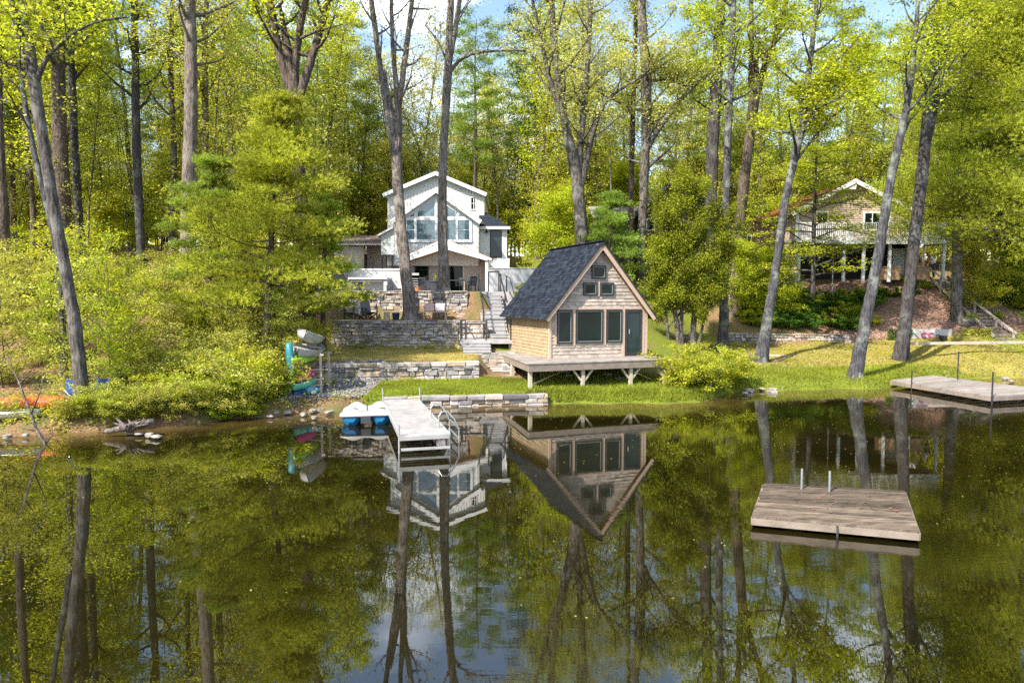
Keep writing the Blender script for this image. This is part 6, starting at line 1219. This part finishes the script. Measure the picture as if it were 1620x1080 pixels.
# shrubs on the left bank thicket
def sput(k, x, y, sc, lab, grp): place(PS[k], x, y, rng.uniform(0, 6.28), sc, lab, grp)
PT = [proto(151, 4.6, .035, 0, 20, .15, 1.5, 17, .11, 'bark_dark', 'leaf_pale', sig=(.24, .24, .07), name='sapling'), proto(152, 5.4, .04, 0, 22, .2, 1.7, 17, .115, 'bark_grey', 'leaf_spring', sig=(.26, .26, .07), name='sapling'), proto(153, 3.6, .03, 0, 18, .1, 1.4, 20, .10, 'bark_dark', 'leaf_bright', sig=(.22, .22, .07), name='sapling')]
for i in range(22):
    y = rng.uniform(20.6, 40); px = rng.uniform(-60, 470); x = X(px, y); k = rng.choice([0, 0, 1, 2])
    if y < shore(x)+.5 or x > -8.9: continue
    lab = ['pale leaved sapling', 'yellow green sapling', 'small bright green sapling'][k]+(' low on the left bank' if y < 28 else ' higher on the left hillside'); place(PT[k], x, y, rng.uniform(0, 6.28), rng.uniform(.6, 1.0), lab, lab.replace('sapling', 'saplings'))
n_ = 0
for i in range(260):
    y = rng.uniform(20.2, 38); px = rng.uniform(-60, 470); x = X(px, y)
    if y < shore(x)+.35 or x > -8.9 or (y < 27 and x > -8.6-.0) or (y < 22.6 and px < 215 and 620 < 700 and rng.random() < .75): continue
    k = rng.choice([0, 0, 1, 2, 2]); lab = ['pale leaved shrub', 'yellow green shrub', 'lanky pale shrub'][k]+(' low on the left bank thicket' if y < 27 else ' higher up in the left bank thicket'); sput(k, x, y, rng.uniform(.55, 1.15), lab, lab.replace('shrub', 'shrubs')); n_ += 1
    if n_ > 46: break
for (px, Y, k, sc, lab) in ((395, 23.2, 3, 1.5, 'rounded bright green shrub at the water left of the kayak rack'), (412, 24.0, 1, 1.1, 'leafy shrub pressed against the left side of the kayak rack'), (350, 22.6, 3, 1.2, 'bright green shrub overhanging the left water edge'), (1120, 26.8, 1, 1.15, 'large round bright shrub on the shore right of the boathouse deck'), (1090, 26.9, 1, 1.15, 'leafy shrub below the bushy cedar'), (1150, 29, 3, 1.3, 'pale leafed shrub on the shore under the straight lichened trunk'), (1098, 29.5, 1, 1.0, 'shrub around the foot of the bushy cedar stems'),
      (104, 20.15, 2, .45, 'wispy shrub at the tip of the orange kayaks'), (118, 20.35, 1, .62, 'low leafy shrub at the foot of the big leaning tree'), (172, 20.7, 0, .6, 'low pale shrub above the driftwood stump'), (215, 21.2, 1, .7, 'leafy shrub right of the yellow sack'), (135, 22.2, 0, .75, 'pale shrub in front of the picnic table'), (255, 21.6, 3, .9, 'bright shrub above the boulders at the left water edge'), (238, 21.2, 1, .55, 'small shrub hanging over the driftwood'), (285, 21.6, 2, .55, 'wispy shrub above the left water edge'), (318, 21.9, 1, .6, 'leafy shrub on the left water edge before the thicket'), (368, 22.3, 2, .55, 'pale shrub drooping to the left water edge'), (-12, 19.95, 0, .5, 'thin shrub at the left corner of the shore'),
      (880, 47, 3, 1.6, 'bright green shrub behind the boathouse roof'), (842, 46, 1, 1.2, 'shrub against the grey garden wall'), (835, 42.4, 3, .7, 'small green bush in front of the grey garden wall')):
    sput(k, X(px, Y), Y, sc, lab, None) if False else place(PS[k], X(px, Y), Y, rng.uniform(0, 6.28), sc, lab, 'shrubs by the built shore')
for px in range(165, 400, 15):
    x = X(px, 20.2+(px-165)*.0095); y = float(shore(x))+rng.uniform(.1, .45); sput(rng.choice([0, 1, 2, 3]), x, y, rng.uniform(.38, .6), 'small shrub leaning out over the left water edge', 'small shrubs along the left water edge')
for i in range(34):
    px, Y = rng.uniform(1170, 1400), rng.uniform(40.3, 43.5)
    if 1380 < px: continue
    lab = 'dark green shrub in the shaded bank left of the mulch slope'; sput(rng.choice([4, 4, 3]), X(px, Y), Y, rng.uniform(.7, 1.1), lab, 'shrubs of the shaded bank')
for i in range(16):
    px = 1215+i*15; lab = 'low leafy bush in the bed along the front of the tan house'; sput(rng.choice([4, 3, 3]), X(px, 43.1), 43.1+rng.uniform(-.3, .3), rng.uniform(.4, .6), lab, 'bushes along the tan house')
for (px, Y, lab) in ((1430, 44.9, 'hosta clump left of the head of the garden stairs'), (1462, 43.9, 'round bright clump at the top of the mulch bank behind the dark trunk'), (1538, 40.2, 'yellow green bush beside the lower half of the garden stairs'), (1576, 40.5, 'small pale plant in the mulch right of the stairs'), (1548, 42, 'small plant in the mulch under the handrail')):
    place(PS[3], X(px, Y), Y, 1, .42, lab, None) if False else sput(3, X(px, Y), Y, .45, lab, 'plants in the mulch bank')
for i in range(26):
    px, Y = rng.uniform(1560, 1760), rng.uniform(41, 48); lab = 'leafy bush on the grass slope right of the garden stairs'; sput(rng.choice([1, 3, 4]), X(px, Y), Y, rng.uniform(.6, 1.2), lab, 'bushes right of the garden stairs')
# ivy on the plank wall
r_ = np.random.default_rng(9); xa_, xb_ = X(1524, 38.5), X(1572, 38.5); c = np.stack([r_.uniform(xa_, xb_, 1500), 38.45+r_.uniform(-.05, .12, 1500), r_.uniform(1.6, 2.25, 1500)], 1); V, F = leaves(c, .09, r_, 0, .8); o = link_mesh('ivy', np_mesh('ivy', V, F, 4), M['leaf_pale']); tag(o, 'pale variegated ivy covering the low wall left of the garden stairs', 'ivy')
xa_, xb_ = X(1405, 38.6), X(1444, 38.6); c = np.stack([r_.uniform(xa_, xb_, 900), 38.5+r_.uniform(-.05, .15, 900), r_.uniform(1.6, 2.2, 900)], 1); V, F = leaves(c, .09, r_, 0, .8); o = link_mesh('ivy', np_mesh('ivy', V, F, 4), M['leaf_deep']); tag(o, 'dark green ivy between the leaning dark trunk and the painted board', 'ivy')
# ---- grass, weeds, fallen leaves
def blades(x, y, h, r_, wd=.012):
    n = len(x); z = hz(x, y); C = np.stack([x, y, z-.01], 1); a = r_.uniform(0, 6.28, n); s = np.stack([np.cos(a), np.sin(a), a*0], 1)*wd; l = np.stack([r_.normal(size=n)*.35*h, r_.normal(size=n)*.35*h, h], 1)
    return np.stack([C-s, C+s, C+l], 1).reshape(-1, 3)
r_ = np.random.default_rng(3); Vs = []
def region(n, x0, x1, y0, y1, h0, h1, cond=None, wd=.012):
    x, y = r_.uniform(x0, x1, n), r_.uniform(y0, y1, n); k = (hz(x, y) > .03)
    if cond is not None: k &= cond(x, y)
    x, y = x[k], y[k]; Vs.append(blades(x, y, r_.uniform(h0, h1, len(x)), r_, wd))
region(52000, -5.3, 1.0, 24.3, 28.2, .03, .08, lambda x, y: y < w2y(x)-.05, .012)
region(26000, 1.2, 10.5, 25, 29.8, .06, .2); region(24000, .5, 10, 25, 26.6, .08, .26)
region(60000, 8.5, 30, 28, 33.5, .06, .2, lambda x, y: y-shore(x) < 3.2); region(16000, 9, 28, 31, 39, .05, .12)
V = np.concatenate(Vs); me = np_mesh('grass', V, np.arange(len(V)), 3); tag(link_mesh('grass', me, leafm('grass_blade', [(.13, .18, .015), (.23, .27, .025), (.36, .37, .055)], .35, .3, .8)), kind='stuff')
Vs = []; region(9000, -8.4, -1.6, 28.6, 33, .03, .07); region(26000, 9, 29, 32.5, 39.2, .04, .1, lambda x, y: (x < 23) | (y < 38)); V = np.concatenate(Vs)
tag(link_mesh('dry_grass', np_mesh('dry_grass', V, np.arange(len(V)), 3), leafm('dry_blade', [(.30, .24, .06), (.42, .34, .10), (.50, .42, .18)], .2, .3, .8)), kind='stuff')
x, y = np.concatenate([r_.uniform(-28, -8.8, 30000), r_.uniform(9, 30, 5000)]), np.concatenate([r_.uniform(20, 46, 30000), r_.uniform(30, 39.2, 5000)]); k = hz(x, y) > .05; x, y = x[k], y[k]; c = np.stack([x, y, hz(x, y)+.02], 1); V, F = leaves(c, .11, r_, 3, .7)
tag(link_mesh('leaf_litter', np_mesh('leaf_litter', V, F, 4), leafm('litter', [(.13, .07, .04), (.27, .16, .09), (.42, .29, .18)], .05, .2)), kind='stuff')
x, y = r_.uniform(-20, -5.2, 80000), r_.uniform(19, 28, 80000); d_ = y-shore(x); k = (d_ > .1) & (d_ < 1.9) & (np.sin(x*2.1)+np.sin(x*5.3+y*3)+r_.normal(size=len(x))*.8 > -.5) & ~((x > -8.3) & (d_ > .45)); x, y = x[k], y[k]; c = np.stack([x, y, hz(x, y)+r_.gamma(1.5, .11, len(x))], 1); V, F = leaves(c, .085, r_, .8, .6)
c2 = None; x, y = r_.uniform(.8, 30, 16000), r_.uniform(25, 35, 16000); d_ = y-shore(x); k = (d_ > .05) & (d_ < .8); x, y = x[k], y[k]; c = np.stack([x, y, hz(x, y)+r_.uniform(.02, .22, len(x))], 1); V2, F2 = leaves(c, .07, r_, .8, .6)
x, y = r_.uniform(10, 32, 40000), r_.uniform(29, 39.3, 40000); k = (hz(x, y) > .1) & (np.sin(x*1.7+y)+np.sin(x*.8-y*2.3)+np.sin(y*1.3+x*3.1)+r_.normal(size=len(x))*.5 > 1.2); x, y = x[k], y[k]; c = np.stack([x, y, hz(x, y)+r_.uniform(.01, .09, len(x))], 1); V3_, F3 = leaves(c, .07, r_, 1.2, .7)
xw = np.concatenate([r_.uniform(-8, -1.4, 2600), r_.uniform(-8.7, -2.4, 2200), r_.uniform(12.2, 19.6, 1500)]); yw = np.concatenate([w2y(xw[:2600])-.42-r_.gamma(1.2, .06, 2600), W3-.05-r_.gamma(1.2, .07, 2200), 39.3-r_.gamma(1.2, .08, 1500)])
k = np.sin(xw*4.1)+np.sin(xw*1.7+2)+r_.normal(size=len(xw))*.6 > .5; xw, yw = xw[k], yw[k]; c = np.stack([xw, yw, hz(xw, yw)+r_.gamma(1.5, .06, len(xw))], 1); V4_, F4 = leaves(c, .07, r_, 1., .6)
V = np.concatenate([V, V2, V3_, V4_]); tag(link_mesh('weeds', np_mesh('weeds', V, np.arange(len(V)), 4), M['leaf_spring']), kind='stuff')
x, y = r_.uniform(-18, 18, 1100), 7+20*r_.uniform(0, 1, 1100)**.6; k = y < shore(x)-.4; c = np.stack([x, y, x*0+.006], 1)[k]; V, F = leaves(c, .04, r_, 40, .6); V[:, 2] = .006; tag(link_mesh('floating_pollen', np_mesh('floating_pollen', V, F, 4), M['leaf_olive']), kind='stuff')
# mulch chips, gravel stones
x, y = r_.uniform(19, 31, 16000), r_.uniform(38.8, 45.2, 16000); c = np.stack([x, y, hz(x, y)+.015], 1); V, F = leaves(c, .11, r_, 2, .4); tag(link_mesh('mulch', np_mesh('mulch', V, F, 4), leafm('mulch_chip', [(.13, .07, .05), (.28, .17, .13), (.46, .32, .26)], 0, .2)), kind='stuff')
x = r_.uniform(-8.0, -5.4, 12000); y = shore(x)+r_.uniform(.3, 4.7, 12000); c = np.stack([x, y, hz(x, y)+.012], 1); V, F = leaves(c, .07, r_, 1.2, .8); tag(link_mesh('gravel', np_mesh('gravel', V, F, 4), leafm('gravel_chip', [(.11, .10, .105), (.25, .24, .24), (.44, .42, .42)], 0, .2)), kind='stuff')
for p_ in ALLP+PS+PT:
    if id(p_) not in used:
        for ch in list(p_.children): bpy.data.objects.remove(ch)
        bpy.data.objects.remove(p_)
